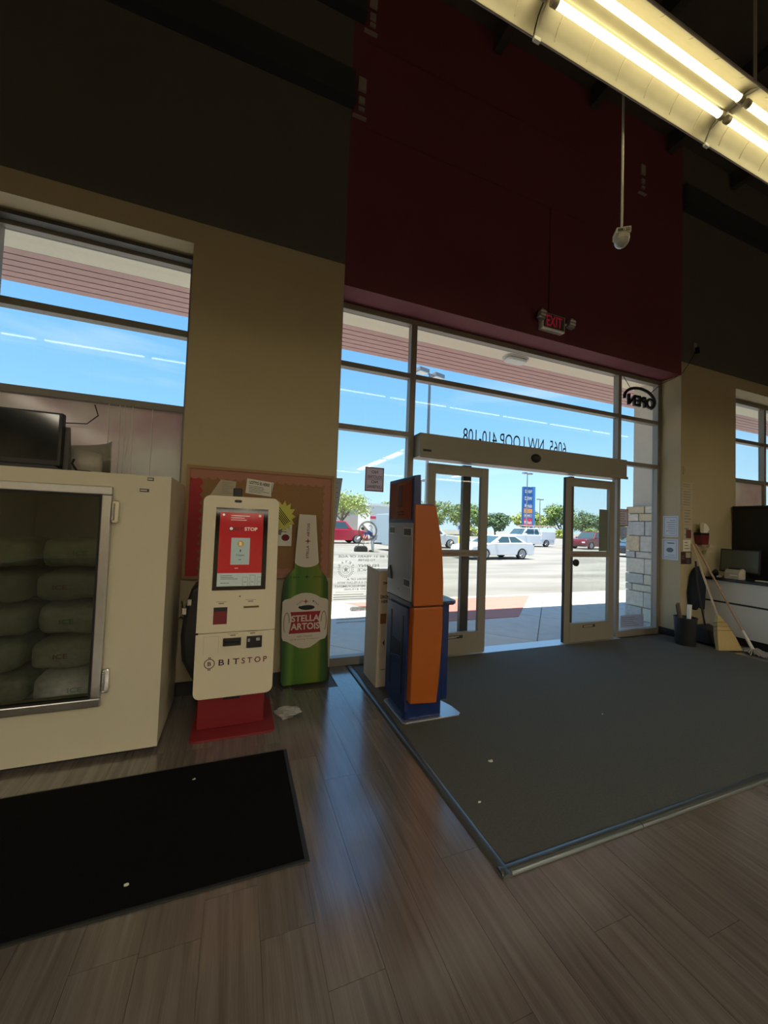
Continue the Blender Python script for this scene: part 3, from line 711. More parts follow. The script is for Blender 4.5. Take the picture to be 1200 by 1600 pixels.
MB().box(-.2, .2, -.02, 0, 1.45, 1.98).build('sign_plate', m_white, t, local=True)
q = MB(); flat(q, rect(-.12, .12, 1.52, 1.78), lambda u, v, o=0: (u, -.025, v)); q.build('blue_symbol_panel', M('access_blue', (.03, .12, .45), .5), t, local=True)
def building(name, loc, w_, d_, h_, label, mw, mtop, band=None, rz=0):
    t = thing(name, loc, label, 'building', rz=rz)
    MB().box(0, w_, 0, d_, 0, h_).build('walls', mw, t, local=True)
    MB().box(-.1, w_+.1, -.1, d_+.1, h_, h_+.35).build('parapet', mtop, t, local=True)
    if band: MB().box(0, w_, -.06, 0, band[0], band[1]).build('band', band[2], t, local=True)
    return t
building('shop_building', (2, 62, G), 21, 18, 4.6, 'long beige shop building behind the red pickup', M('tan_render', (.55, .48, .42), .9, noise=.06), M('grey_cap', (.4, .37, .34), .8))
building('filling_station', (17.8, 52, G), 4.6, 6, 4.4, 'white building with a red stripe seen through the left door glass', m_white, m_white, (2.5, 2.9, m_sr))

# ------------------------------------------------------------------ person bending by the trailer
def person():
    t = thing('person', (7.55, 21.4, G), 'person in a blue shirt and grey trousers bending down beside the trailer', 'person')
    P = {'pel': (0, 0, .92), 'sp': (-.16, 0, 1.10), 'ch': (-.36, 0, 1.26), 'nk': (-.52, 0, 1.32), 'hd': (-.64, 0, 1.33),
         'hl': (.03, .1, .88), 'kl': (.0, .12, .48), 'al': (.05, .13, .08), 'tl': (-.14, .13, .04),
         'hr': (.03, -.1, .88), 'kr': (-.06, -.14, .48), 'ar': (.0, -.15, .08), 'tr': (-.19, -.15, .04),
         'sl': (-.40, .19, 1.24), 'el': (-.46, .22, .97), 'wl': (-.55, .18, .74), 'sr': (-.40, -.19, 1.24), 'er': (-.45, -.24, .96), 'wr': (-.58, -.2, .76)}
    def skin(name, keys, edges, rad, mat, root):
        me = bpy.data.meshes.new(name); idx = {k: i for i, k in enumerate(keys)}
        me.from_pydata([P[k] for k in keys], [(idx[a], idx[b]) for a, b in edges], [])
        o = bpy.data.objects.new(name, me); col.objects.link(o); o.parent = t; me.materials.append(mat)
        o.modifiers.new('skin', 'SKIN'); sd = o.modifiers.new('sub', 'SUBSURF'); sd.levels = sd.render_levels = 2
        for k in keys:
            v = me.skin_vertices[0].data[idx[k]]; v.radius = rad[k]; v.use_root = (k == root)
        return o
    sk = M('skin', (.50, .32, .22), .6)
    rad = {'pel': (.15, .13), 'sp': (.14, .12), 'ch': (.15, .12), 'nk': (.06, .06), 'hd': (.09, .10), 'hl': (.10, .10), 'kl': (.065, .065), 'al': (.045, .045), 'tl': (.04, .03),
           'hr': (.10, .10), 'kr': (.065, .065), 'ar': (.045, .045), 'tr': (.04, .03), 'sl': (.065, .065), 'el': (.05, .05), 'wl': (.032, .032), 'sr': (.065, .065), 'er': (.05, .05), 'wr': (.032, .032)}
    allk = list(P); E_ = [('pel', 'sp'), ('sp', 'ch'), ('ch', 'nk'), ('nk', 'hd'), ('pel', 'hl'), ('hl', 'kl'), ('kl', 'al'), ('al', 'tl'), ('pel', 'hr'), ('hr', 'kr'), ('kr', 'ar'), ('ar', 'tr'),
                          ('ch', 'sl'), ('sl', 'el'), ('el', 'wl'), ('ch', 'sr'), ('sr', 'er'), ('er', 'wr')]
    skin('body', allk, E_, rad, sk, 'pel')
    big = {k: (v[0]*1.14, v[1]*1.14) for k, v in rad.items()}
    skin('shirt', ['pel', 'sp', 'ch', 'sl', 'el', 'sr', 'er'], [('pel', 'sp'), ('sp', 'ch'), ('ch', 'sl'), ('sl', 'el'), ('ch', 'sr'), ('sr', 'er')], big, M('blue_shirt', (.03, .12, .50), .8), 'pel')
    skin('trousers', ['pel', 'hl', 'kl', 'al', 'hr', 'kr', 'ar'], [('pel', 'hl'), ('hl', 'kl'), ('kl', 'al'), ('pel', 'hr'), ('hr', 'kr'), ('kr', 'ar')], {k: (v[0]*1.25, v[1]*1.25) for k, v in rad.items()}, M('grey_trousers', (.42, .44, .47), .8), 'pel')
    h = MB().ell((-.66, 0, 1.38), (.11, .10, .11), 12, 8); h.build('hair', M('dark_hair', (.02, .016, .012), .7), t, local=True, smooth=60)
    # hands: palm and five fingers each
    for s, k in ((1, 'wl'), (-1, 'wr')):
        x, y, zz = P[k]; hb = MB().ell((x-.02, y, zz-.05), (.03, .018, .05), 8, 6)
        for j, ln in enumerate((.06, .075, .08, .07)): hb.tube([(x-.045+j*.017, y, zz-.085), (x-.05+j*.017, y+s*.004, zz-.085-ln*.6), (x-.048+j*.017, y+s*.02, zz-.085-ln)], [.008, .008, .006], 6)
        hb.tube([(x-.045, y, zz-.04), (x-.075, y, zz-.07), (x-.075, y, zz-.10)], [.01, .009, .007], 6)
        hb.build('hand', sk, t, local=True, smooth=60)
    for k in ('tl', 'tr'):
        x, y, zz = P[k]; MB().ell((x+.08, y, .045), (.15, .055, .055), 10, 6).build('shoe', m_black, t, local=True, smooth=60)
    return t
person()
bag = thing('duffel_bag', (6.85, 21.5, G), 'black bag on the ground in front of the bending person', 'bag')
MB().prism([(-.40, 0), (.40, 0), (.38, .22), (.28, .34), (-.28, .34), (-.38, .22)], -.17, .17, 'y').build('bag_body', m_blackrub, bag, bevel=.05, seg=3, local=True)
MB().tube([(-.2, 0, .36), (-.1, 0, .48), (.1, 0, .48), (.2, 0, .36)], .018, 6).build('handle', m_black, bag, local=True)

# ------------------------------------------------------------------ entrance carpet and mat
m_carpet = M('green_grey_carpet', (.105, .106, .094), .95, spec=.25, noise=.30, nscale=90, bump=.6, bscale=260)
cp = thing('entrance_carpet', (3.4, 2.6, 0), 'large dark green-grey ribbed entrance carpet before the sliding doors', 'carpet')
bx('carpet_field', m_carpet, cp, 1.13, 5.85, 1.36, 3.72, .001, .011)
m_trim = M('dark_metal_trim', (.12, .135, .14), .3, metal=.6)
hr = [(-.027, .001), (-.022, .011), (-.010, .018), (.008, .0185), (.020, .015), (.024, .001)]
MB().prism([(1.118+p, q) for p, q in hr], 1.318, 3.74, 'y').build('edge_trim', m_trim, cp, smooth=60)
for a, b in ((1.093, 1.938), (1.942, 3.55), (3.554, 5.85)):
    MB().prism([(1.345+p, q) for p, q in hr], a, b, 'x').build('edge_trim', m_trim, cp, smooth=60)
m_mat = M('black_pile', (.006, .006, .007), .97, spec=.1, noise=.4, nscale=120, bump=.5, bscale=300)
mt = thing('floor_mat', (-.5, 2.1, 0), 'black pile floor mat lying in front of the ice freezer', 'mat')
bx('pile', m_mat, mt, -2.2, .33, 1.675, 2.495, .001, .010)
q = MB()
for a in ((-2.22, .352, 1.658, 1.675), (-2.22, .352, 2.495, 2.51), (.33, .352, 1.675, 2.495), (-2.22, -2.2, 1.675, 2.495)): q.box(*a, .001, .006)
q.build('rubber_border', M('rubber_border', (.02, .021, .022), .5), mt, .002)
def scrap(name, x, y, z, s, seed, lab, mat, cat='litter'):
    rn = random.Random(seed); n = 7
    top = [(x+s*math.cos(6.28*k/n)*rn.uniform(.5, 1), y+s*.6*math.sin(6.28*k/n)*rn.uniform(.5, 1)) for k in range(n)]
    b = MB().prism(top, z+.001, z+.004, 'z')
    b.v = [(a, c, d+(rn.uniform(0, s*.25) if i >= n else 0)) for i, (a, c, d) in enumerate(b.v)]
    tag(b.build(name, mat), lab, cat, 'litter on the floor')
scrap('paper_scrap', 1.527, 1.984, .011, .022, 1, 'white paper scrap lying in the middle of the carpet', m_paper)
scrap('crumb', 1.25, 1.71, .011, .010, 2, 'pale crumb near the left edge of the carpet', m_paper)
scrap('crumb', 2.77, 2.22, .011, .008, 3, 'tiny white fleck far across the carpet', m_paper)
scrap('lint', -.342, 1.77, .010, .012, 4, 'white lint speck on the black mat, nearer one', m_paper)
scrap('lint', -.164, 2.36, .010, .010, 5, 'white lint speck on the black mat, farther one', m_paper)
pb = MB().ell((.41, 2.93, .035), (.085, .06, .033), 12, 8, fn=lambda d: d*(1+.25*math.sin(d.x*90+d.y*70)+.2*math.sin(d.z*160+d.x*50)))
tag(pb.build('plastic_bag', M('clear_crumpled_plastic', (.55, .53, .50), .2, alpha=.55)), 'crumpled clear plastic wrapper on the floor beside the red kiosk base', 'litter', 'litter on the floor')

# ------------------------------------------------------------------ ice freezer
m_enamel = M('cream_enamel', (.66, .61, .47), .38, noise=.03, nscale=6)
m_liner = M('freezer_liner', (.30, .32, .30), .6)
fz = thing('ice_freezer', (-1.35, 3.07, 0), 'large cream ice freezer with a glass door and chrome hinges', 'freezer')
X0, X1, Y0, Y1, Z0, Z1 = -2.3, -.41, 2.735, 3.40, .03, 1.71
ox0, ox1, oz0, oz1 = -1.51, -.765, .375, 1.58
q = MB()
q.box(X0, ox0, Y0, Y0+.06, Z0, Z1).box(ox1, X1, Y0, Y0+.06, Z0, Z1).box(ox0, ox1, Y0, Y0+.06, Z0, oz0).box(ox0, ox1, Y0, Y0+.06, oz1, Z1)
q.box(X0, X0+.06, Y0+.06, Y1, Z0, Z1).box(X1-.06, X1, Y0+.06, Y1, Z0, Z1).box(X0+.06, X1-.06, Y1-.06, Y1, Z0, Z1).box(X0+.06, X1-.06, Y0+.06, Y1-.06, Z1-.06, Z1).box(X0+.06, X1-.06, Y0+.06, Y1-.06, Z0, Z0+.06)
q.build('cabinet', m_enamel, fz)
MB().box(X0+.06, X1-.06, Y1-.07, Y1-.06, Z0+.06, Z1-.06).build('liner', m_liner, fz)
bx('plinth', m_base, fz, X0+.03, X1-.03, Y0+.04, Y1-.02, 0, .03)
dr = MB()
for a in ((-1.56, -.715, 1.575, 1.625), (-1.56, -.715, .325, .375), (-.765, -.715, .375, 1.575), (-1.56, -1.51, .375, 1.575)): dr.box(a[0], a[1], 2.70, 2.733, a[2], a[3])
dro = dr.build('door_frame', m_steel, fz, .006)
MB().box(-1.505, -.77, 2.712, 2.722, .38, 1.57).build('door_glass', glass('tinted_freezer_glass', (.62, .64, .58), .05), dro)
bx('door_gasket', m_blackrub, dro, -1.51, -1.505, 2.705, 2.73, .375, 1.575); bx('door_gasket', m_blackrub, dro, -.775, -.765, 2.705, 2.73, .375, 1.575)
bx('door_gasket', m_blackrub, dro, -1.505, -.775, 2.705, 2.73, 1.565, 1.575); bx('door_gasket', m_blackrub, dro, -1.505, -.775, 2.705, 2.73, .375, .385)
for zc in (1.475, .47):
    h = MB().prism(rrect(-.713, -.677, zc-.07, zc+.07, .012), 2.705, 2.735, 'y').build('hinge', m_chrome, fz, bevel=.004)
    MB().tube([(-.705, 2.70, zc-.05), (-.705, 2.70, zc+.05)], .008, 8).build('hinge_pin', m_steel, h, smooth=50)
for x, zz, w_ in ((-.525, 1.688, .035), (-.555, 1.616, .05)):
    q = MB().box(x-w_/2, x+w_/2, 2.732, 2.736, zz-.01, zz+.01); p_ = q.build('name_plate', M('dark_plate', (.06, .055, .05), .5), fz)
    q = MB(); lines(q, x-w_*.4, x+w_*.4, zz-.006, zz+.006, 1, on_y(2.731), fill=.6); q.build('plate_print', m_steel, p_)
m_ice = M('bagged_ice', (.50, .51, .46), .35, noise=.35, nscale=30, bump=.9, bscale=35)
m_iceg = M('bagged_ice_green_print', (.34, .37, .30), .4, noise=.3, nscale=20, bump=.8, bscale=35)
def ice_bag(x, y, zz, rx, rz_, lab, mt_, red):
    t = thing('ice_bag', (x, y, zz-rz_), lab, 'ice bag', 'ice bags in the freezer')
    rn = random.Random(int(abs(x)*1000+zz*77)); ph = rn.uniform(0, 6); sl_ = rn.uniform(-.12, .12)
    def sh2(d):
        e = lambda v, r: math.copysign(abs(v/r)**.45*r, v)
        x_, y_, z_ = e(d.x, rx), e(d.y, .2), e(d.z, rz_)
        k = 1+.05*math.sin(x_*35+ph)+.04*math.sin(z_*60+x_*20+ph)
        return Vector((x_, y_*k, z_*(.92+.07*math.sin(x_*22+ph))+sl_*x_*.3))
    MB().ell((x, y, zz), (rx, .2, rz_), 24, 12, fn=sh2).build('bag', mt_, t, smooth=70)
    q = MB(); a0 = rn.uniform(-.1, .04)
    put_text(q, 'ICE', x+a0, x+a0+.07, zz-.012, zz+.016, lambda u, v, o=0: (u, y-.216, v), bold=.02)
    q.build('bag_print', M('faded_red_print', (.28, .06, .05), .6) if red else M('faded_green_print', (.16, .30, .14), .6), t)
lay = ('bottom', 'second', 'third', 'fourth', 'fifth', 'sixth')
for i in range(6):
    for j, x in enumerate((-1.325, -.93)):
        ice_bag(x+(.01 if i % 2 else -.01), 3.03, .19+.205*i, .186, .098, '%s bag in the %s layer of ice bags behind the freezer glass' % (('left', 'right')[j], lay[i]), m_ice if i < 4 else m_iceg, (i+j) % 2)

# on top of the freezer
tv = thing('monitor', (-1.42, 3.02, 1.71), 'black flat monitor standing on top of the ice freezer', 'monitor')
bx('casing', m_black, tv, -1.76, -1.082, 3.0, 3.05, 1.755, 2.098, .006)
MB().box(-1.745, -1.10, 2.996, 3.0, 1.79, 2.085).build('screen', M('glossy_dark_screen', (.02, .022, .022), .08, noise=.8, nscale=6), tv)
MB().prism([(-1.30, 1.755), (-1.10, 1.755), (-1.03, 1.712), (-1.55, 1.712), (-1.5, 1.755)], 2.96, 3.10, 'y').build('stand', m_black, tv, .004)
MB().prism([(3.05, 1.72), (3.12, 1.72), (3.06, 2.02), (3.05, 2.02)], -1.25, -1.06, 'x').build('rear_bracket', M('grey_plastic', (.12, .12, .12), .5), tv)
sh_ = MB(); n = 24
for k in range(n+1):
    a = R(20+300*k/n); sh_.v += [(-1.0+.13*math.cos(a), 3.22+.10*math.sin(a), 1.711), (-1.0+.13*math.cos(a), 3.22+.10*math.sin(a), 1.99-.12*k/n)]
sh_.f = [(2*k, 2*k+2, 2*k+3, 2*k+1) for k in range(n)]; sh_.m = [0]*n
o = sh_.build('rolled_sheet', M('grey_plastic_sheet', (.40, .37, .33), .3), smooth=60); sf = o.modifiers.new('solid', 'SOLIDIFY'); sf.thickness = .003
tag(o, 'rolled grey plastic sheet standing on the freezer beside the monitor', 'plastic sheet')
t = thing('power_adapter', (-1.0, 3.02, 1.71), 'small black power adapter on the freezer top', 'adapter')
bx('adapter_body', m_black, t, -.99, -.92, 2.99, 3.04, 1.711, 1.74, .005); MB().tube([(-.99, 3.02, 1.72), (-1.02, 3.0, 1.78), (-1.01, 3.0, 1.81)], .007, 6).build('plug_lead', m_black, t, smooth=60)
m_cordw = M('white_cord', (.8, .78, .72), .5)
for i, (x, zb) in enumerate(((-1.06, 1.75), (-.982, 1.75), (-.945, 1.75), (-.889, 1.75), (-.742, 1.75))):
    lab = ('white blind cord nearest the monitor', 'white blind cord, second from the monitor', 'white blind cord, third from the monitor', 'white blind cord, fourth from the monitor', 'white blind cord nearest the beige pillar')[i]
    tag(MB().tube([(x, 3.785, 2.39), (x+.006, 3.783, 2.1), (x-.002+.01*i % .02, 3.785, zb)], .0035, 5).build('blind_cord', m_cordw, smooth=60), lab+', hanging before the pink poster', 'cord', 'blind cords in the left window')
tag(MB().tube([(-1.16, 3.79, 2.37), (-1.13, 3.78, 2.28), (-1.2, 3.77, 2.2), (-1.45, 3.77, 2.18)], .005, 5).build('black_cable', m_black, smooth=60), 'thin black cable looping behind the monitor', 'cable')
t = thing('cord_plug', (-.83, 3.38, 1.71), 'small grey plug on the rear edge of the freezer top', 'plug')
MB().prism([(-.87, 1.711), (-.79, 1.711), (-.82, 1.74), (-.84, 1.745)], 3.36, 3.39, 'y').build('plug_body', M('grey_plug', (.25, .23, .2), .6), t)
MB().tube([(-.83, 3.375, 1.74), (-.83, 3.39, 1.9), (-.86, 3.6, 2.1)], .0035, 5).build('lead', m_cordw, t, smooth=60)

# ------------------------------------------------------------------ bulletin board
m_oak = M('oak_frame', (.35, .20, .10), .5, noise=.15, nscale=30, stretch=(1, 1, 8))
m_cork = M('cork', (.30, .165, .075), .9, noise=.25, nscale=120)
bd = thing('bulletin_board', (.2, 3.51, .95), 'cork bulletin board with an oak frame and scalloped red paper border', 'bulletin board')
bx('cork_panel', m_cork, bd, -.39, .80, 3.50, 3.519, .975, 1.875)
for a in ((-.415, .825, 1.87, 1.897), (-.415, .825, .948, .975), (-.415, -.39, .975, 1.87), (.80, .825, .975, 1.87)): bx('frame_rail', m_oak, bd, a[0], a[1], 3.487, 3.519, a[2], a[3], .003)
m_scal = M('faded_red_border', (.42, .19, .14), .8); m_scal2 = M('red_border', (.42, .04, .05), .8)
def scallop(n, a, b, base, depth, ax):
    pts = [(a, base), (b, base)]
    for k in range(n*6, -1, -1):
        s = k/(n*6); pts.append((a+(b-a)*s, base+depth*(.75+.25*abs(math.sin(math.pi*s*n)))))
    return [(p[0], p[1]) if ax == 'h' else (p[1], p[0]) for p in pts]
MB().prism(scallop(17, -.39, .80, 1.87, -.085, 'h'), 3.498, 3.50, 'y').build('border_strip', m_scal, bd)
MB().prism(scallop(12, .975, 1.79, .80, -.075, 'v'), 3.4985, 3.50, 'y').build('border_strip', m_scal, bd)
MB().prism(scallop(12, .975, 1.79, -.39, .10, 'v'), 3.4985, 3.50, 'y').build('border_strip', m_scal2, bd)
MB().prism(scallop(15, -.29, .725, .975, .06, 'h'), 3.4985, 3.50, 'y').build('border_strip', m_scal, bd)
def paper(name, poly, y, lab, mt_, cat='paper', parent=None, group=None):
    c = (sum(p[0] for p in poly)/len(poly), y, min(p[1] for p in poly))
    t = thing(name, c, lab, cat, group)
    MB().prism(poly, y-.0012, y, 'y').build('sheet', mt_, t)
    return t
m_oldp = M('aged_paper', (.50, .44, .33), .8)
t = paper('note_sheet', [(-.235, 1.652), (-.045, 1.652), (-.032, 1.782), (-.155, 1.792)], 3.496, 'grey note sheet pinned slantwise left of the kiosk camera', m_oldp)
q = MB(); lines(q, -.14, -.045, 1.67, 1.775, 7, on_y(3.494), fill=.2); q.build('print', m_greyink, t)
t = paper('lotto_flyer', [(.045, 1.69), (.262, 1.668), (.278, 1.795), (.055, 1.818)], 3.496, 'white LOTTO flyer pinned at the top of the bulletin board', m_paper)
tilt = lambda u, v, o=0: (u, 3.494, v-(u-.05)*.10)
q = MB(); put_text(q, 'LOTTO IS HERE!', .075, .245, 1.775, 1.802, tilt, bold=.03); lines(q, .07, .25, 1.70, 1.765, 5, tilt, fill=.25)
flat(q, rect(.262, .266, 1.70, 1.81), tilt); q.build('print', m_ink, t)
n = 26; burst = []
for k in range(n):
    rr = .145 if k % 2 == 0 else .10
    burst.append((.37+rr*.8*math.cos(6.283*k/n), 1.50+rr*math.sin(6.283*k/n)))
t = paper('starburst_sign', burst, 3.488, 'yellow starburst price sign partly hidden by the white kiosk', M('yellow_card', (.62, .60, .12), .7))
rotf = lambda u, v, o=0: (.36+(u*math.cos(R(-52))-v*math.sin(R(-52))), 3.486, 1.50+(u*math.sin(R(-52))+v*math.cos(R(-52))))
q = MB(); lines(q, -.08, .08, -.035, .035, 5, rotf, fill=.5, rag=False); q.build('print', m_ink, t)
t = paper('clip_art_sheet', [(.27, 1.235), (.455, 1.235), (.455, 1.43), (.27, 1.43)], 3.496, 'white sheet with a maroon drawing below the yellow starburst', m_paper)
q = MB(); flat(q, circ(.40, 1.31, .035, 14, .03), on_y(3.494)); q.build('maroon_blot', M('maroon_ink', (.18, .01, .03), .7), t)
q = MB(); flat(q, [(.30, 1.34), (.36, 1.33), (.37, 1.38), (.31, 1.39)], on_y(3.494)); lines(q, .36, .42, 1.35, 1.42, 3, on_y(3.494)); q.build('grey_drawing', m_greyink, t)

# ------------------------------------------------------------------ white and red payment kiosk
m_kw = M('kiosk_cream', (.78, .71, .54), .4)
m_kr = M('kiosk_red', (.20, .010, .016), .45)
kk = thing('payment_kiosk', (.03, 2.95, 0), 'cream self-service kiosk with a red screen on a red pedestal', 'kiosk')
TL = .0875
up = lambda x, z, o=0: (x, 2.86+(z-.67)*TL-o, z)
dn = lambda x, z, o=0: (x, 2.86-o, z)
top_p = [(-.235, .672), (.281, .672)]+[p for p in rrect(-.235, .281, .672, 1.622, .045) if p[1] > 1.0]
bot_p = [(.281, .668), (-.235, .668)]+[p for p in rrect(-.235, .281, .226, .668, .045) if p[1] < .5]
MB().prism(top_p, 0, -.055, fn=up).build('upper_panel', m_kw, kk, .003)
MB().prism(bot_p, 0, -.055, fn=dn).build('lower_panel', m_kw, kk, .003)
bx('panel_hinge', m_black, kk, -.238, -.22, 2.855, 2.87, .665, .677)
MB().prism([(-.27, .33), (-.33, .45), (-.345, .62), (-.33, .80), (-.29, .95), (-.24, .99), (.22, .99), (.22, .28), (-.24, .28)], 3.0, 3.36, 'y').build('rear_housing', m_black, kk, .03, seg=3)
for zz in (.86, .80):
    bx('rear_latch', m_chrome, kk, -.34+.03*(zz > .83), -.31+.03*(zz > .83), 2.985, 3.0, zz-.025, zz+.025, .004)
bx('rear_neck', m_black, kk, -.18, .2, 2.925, 3.0, .30, .95)
MB().tube([(-.33, 3.2, .73), (-.36, 3.25, .745), (-.39, 3.4, .79)], .006, 6).tube([(-.33, 3.2, .68), (-.38, 3.3, .69), (-.40, 3.4, .66)], .006, 6).build('power_lead', m_black, kk, smooth=60)
scr = MB(); flat(scr, rect(-.150, .204, .958, 1.537), up, off=.003)
sco = MB().prism(rect(-.150, .204, .958, 1.537), .0, .004, fn=up).build('screen_bezel', M('glossy_bezel', (.006, .006, .007), .06), kk)
m_sred = M('screen_red', (.50, .012, .02), .1, emit=.10); m_swh = M('screen_white', (.50, .56, .53), .1, emit=.10)
m_scard = M('screen_card', (.42, .52, .50), .1, emit=.10); m_sink = M('screen_dark', (.02, .02, .025), .15)
q = MB(); flat(q, rect(-.122, .172, 1.076, 1.505), up, off=.0046); q.build('screen_red_area', m_sred, sco)
q = MB(); flat(q, rect(-.122, .172, .985, 1.076), up, off=.0046); q.build('screen_white_area', m_swh, sco)
q = MB(); flat(q, rect(-.040, .085, 1.135, 1.325), up, off=.0050); q.build('screen_card', m_scard, sco)
u5 = lambda x, z, o=0: up(x, z, .0054+o)
q = MB(); put_text(q, 'STOP', .045, .132, 1.377, 1.402, u5, bold=.02); flat(q, circ(-.045, 1.39, .011), u5)
lines(q, -.05, .085, 1.445, 1.49, 3, u5, fill=.25); flat(q, circ(-.098, 1.487, .008), u5); flat(q, circ(.147, 1.487, .009), u5); flat(q, rect(-.01, .012, 1.108, 1.112), u5)
q.build('screen_white_print', M('screen_print_white', (.8, .7, .65), .2, emit=.15), sco)
q = MB(); put_text(q, 'BIT', -.022, .035, 1.377, 1.402, u5, bold=.02)
put_text(q, 'Crypto', -.004, .05, 1.193, 1.209, u5, bold=.01); put_text(q, '1', .019, .026, 1.225, 1.242, u5); flat(q, rect(.013, .030, 1.168, 1.172), u5)
lines(q, -.10, .02, 1.03, 1.063, 3, u5, fill=.25); lines(q, -.10, -.04, 1.0, 1.015, 1, u5, fill=.2)
for a in (.045, .095, .145):
    h0 = 1.045 if a != .095 else 1.06; w_ = .035 if a < .14 else .026
    for r_x in (rect(a, a+.0015, .986, h0), rect(a+w_, a+w_+.0015, .986, h0), rect(a, a+w_, h0, h0+.0015), rect(a+.008, a+w_-.008, 1.012, 1.0145)): flat(q, r_x, u5)
ring = [(-.045+.018*math.cos(6.283*k/24), 1.39+.018*math.sin(6.283*k/24)) for k in range(25)]
rin = [(-.045+.013*math.cos(6.283*k/24), 1.39+.013*math.sin(6.283*k/24)) for k in range(25)]
for k in range(24): flat(q, [ring[k], ring[k+1], rin[k+1], rin[k]], u5)
q.build('screen_dark_print', m_sink, sco)
q = MB(); flat(q, circ(.022, 1.283, .022, 24), u5); co_ = q.build('screen_coin', M('screen_gold', (.35, .22, .05), .2, emit=.2), sco)
q = MB(); put_text(q, 'B', .014, .030, 1.271, 1.296, lambda x, z, o=0: up(x, z, .006), bold=.02); q.build('coin_letter', M('screen_gold_light', (.75, .6, .3), .2, emit=.3), sco)
MB().prism(rrect(-.032, .018, 1.578, 1.598, .009), -.001, .003, fn=up).build('camera_window', m_black, kk)
bx('webcam', m_black, kk, -.045, .018, 2.965, 3.01, 1.59, 1.685, .008)
# hardware on the panels
MB().prism(rect(-.132, -.044, .728, .842), -.001, .002, fn=up).build('receipt_recess', m_kr, kk)
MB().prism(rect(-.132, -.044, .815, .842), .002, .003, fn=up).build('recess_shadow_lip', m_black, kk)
MB().prism(rect(.062, .165, .832, .844), -.001, .004, fn=up).build('cash_slot', M('brass_slot', (.16, .12, .03), .4, metal=.5), kk)
MB().prism(rrect(.030, .038, .908, .918, .003), 0, .003, fn=up).build('keyhole', m_black, kk)
m_tag = M('grey_tag', (.30, .27, .2), .5)
for x, zz, s in ((-.085, .868, up), (.107, .877, up), (.0, .648, dn), (.13, .656, dn)):
    MB().prism(rrect(x-.018, x+.018, zz-.004, zz+.004, .003), 0, .002, fn=s).build('slot_tag', m_tag, kk)
    q = MB(); lines(q, x-.035, x+.035, zz+.008, zz+.014, 1, lambda a, b, o=0, s=s: s(a, b, .001), fill=.5, rag=False); q.build('slot_caption', m_tag, kk)
MB().prism(rect(-.062, .055, .580, .632), 0, .018, fn=dn).build('note_acceptor', m_black, kk, .003)
MB().prism(rect(-.05, .043, .602, .612), .018, .0195, fn=dn).build('note_slot', M('dark_slot', (.002, .002, .002), .2), kk)
cr_ = MB().prism(rect(.092, .195, .556, .636), 0, .016, fn=dn).build('card_reader', m_black, kk, .003)
for a in ((.10, .113, .60, .622), (.155, .18, .605, .625)):
    MB().prism(rect(*a), .016, .0172, fn=dn).build('reader_tag', M('pale_tag', (.4, .42, .42), .4), cr_)
for a in (rect(-.185, -.184, .53, .648), rect(-.09, -.089, .53, .648), rect(-.185, -.09, .648, .649)):
    MB().prism(a, 0, .0008, fn=dn).build('hatch_line', m_tag, kk)
d1 = lambda x, z, o=0: dn(x, z, .0012)
q = MB(); put_text(q, 'BIT', -.083, .05, .447, .487, d1, bold=.015, space=1.5); put_text(q, 'B', -.152, -.130, .450, .478, d1, bold=.02)
for k in range(28):
    a, b = 6.283*k/28, 6.283*(k+1)/28
    flat(q, [(-.141+.034*math.cos(a), .464+.034*math.sin(a)), (-.141+.034*math.cos(b), .464+.034*math.sin(b)), (-.141+.029*math.cos(b), .464+.029*math.sin(b)), (-.141+.029*math.cos(a), .464+.029*math.sin(a))], d1)
for s in (-1, 1):
    for x in (-.149, -.139): flat(q, rect(x, x+.006, .464+s*.040-.005, .464+s*.040+.005), d1)
q.build('logo_dark', M('logo_plum', (.05, .012, .03), .5), kk)
q = MB(); put_text(q, 'STOP', .065, .235, .447, .487, d1, bold=.015, space=1.5); q.build('logo_red', M('logo_maroon', (.17, .015, .035), .5), kk)
bx('pedestal', m_kr, kk, -.205, .232, 2.885, 3.20, .012, .30, .006)
bx('cable_notch', m_black, kk, -.045, .065, 2.8825, 2.886, .20, .24)
MB().prism(rrect(-.235, .302, 2.745, 3.28, .04), .0, .012, 'z').build('base_plate', M('kiosk_red_base', (.24, .018, .026), .5), kk, .002)

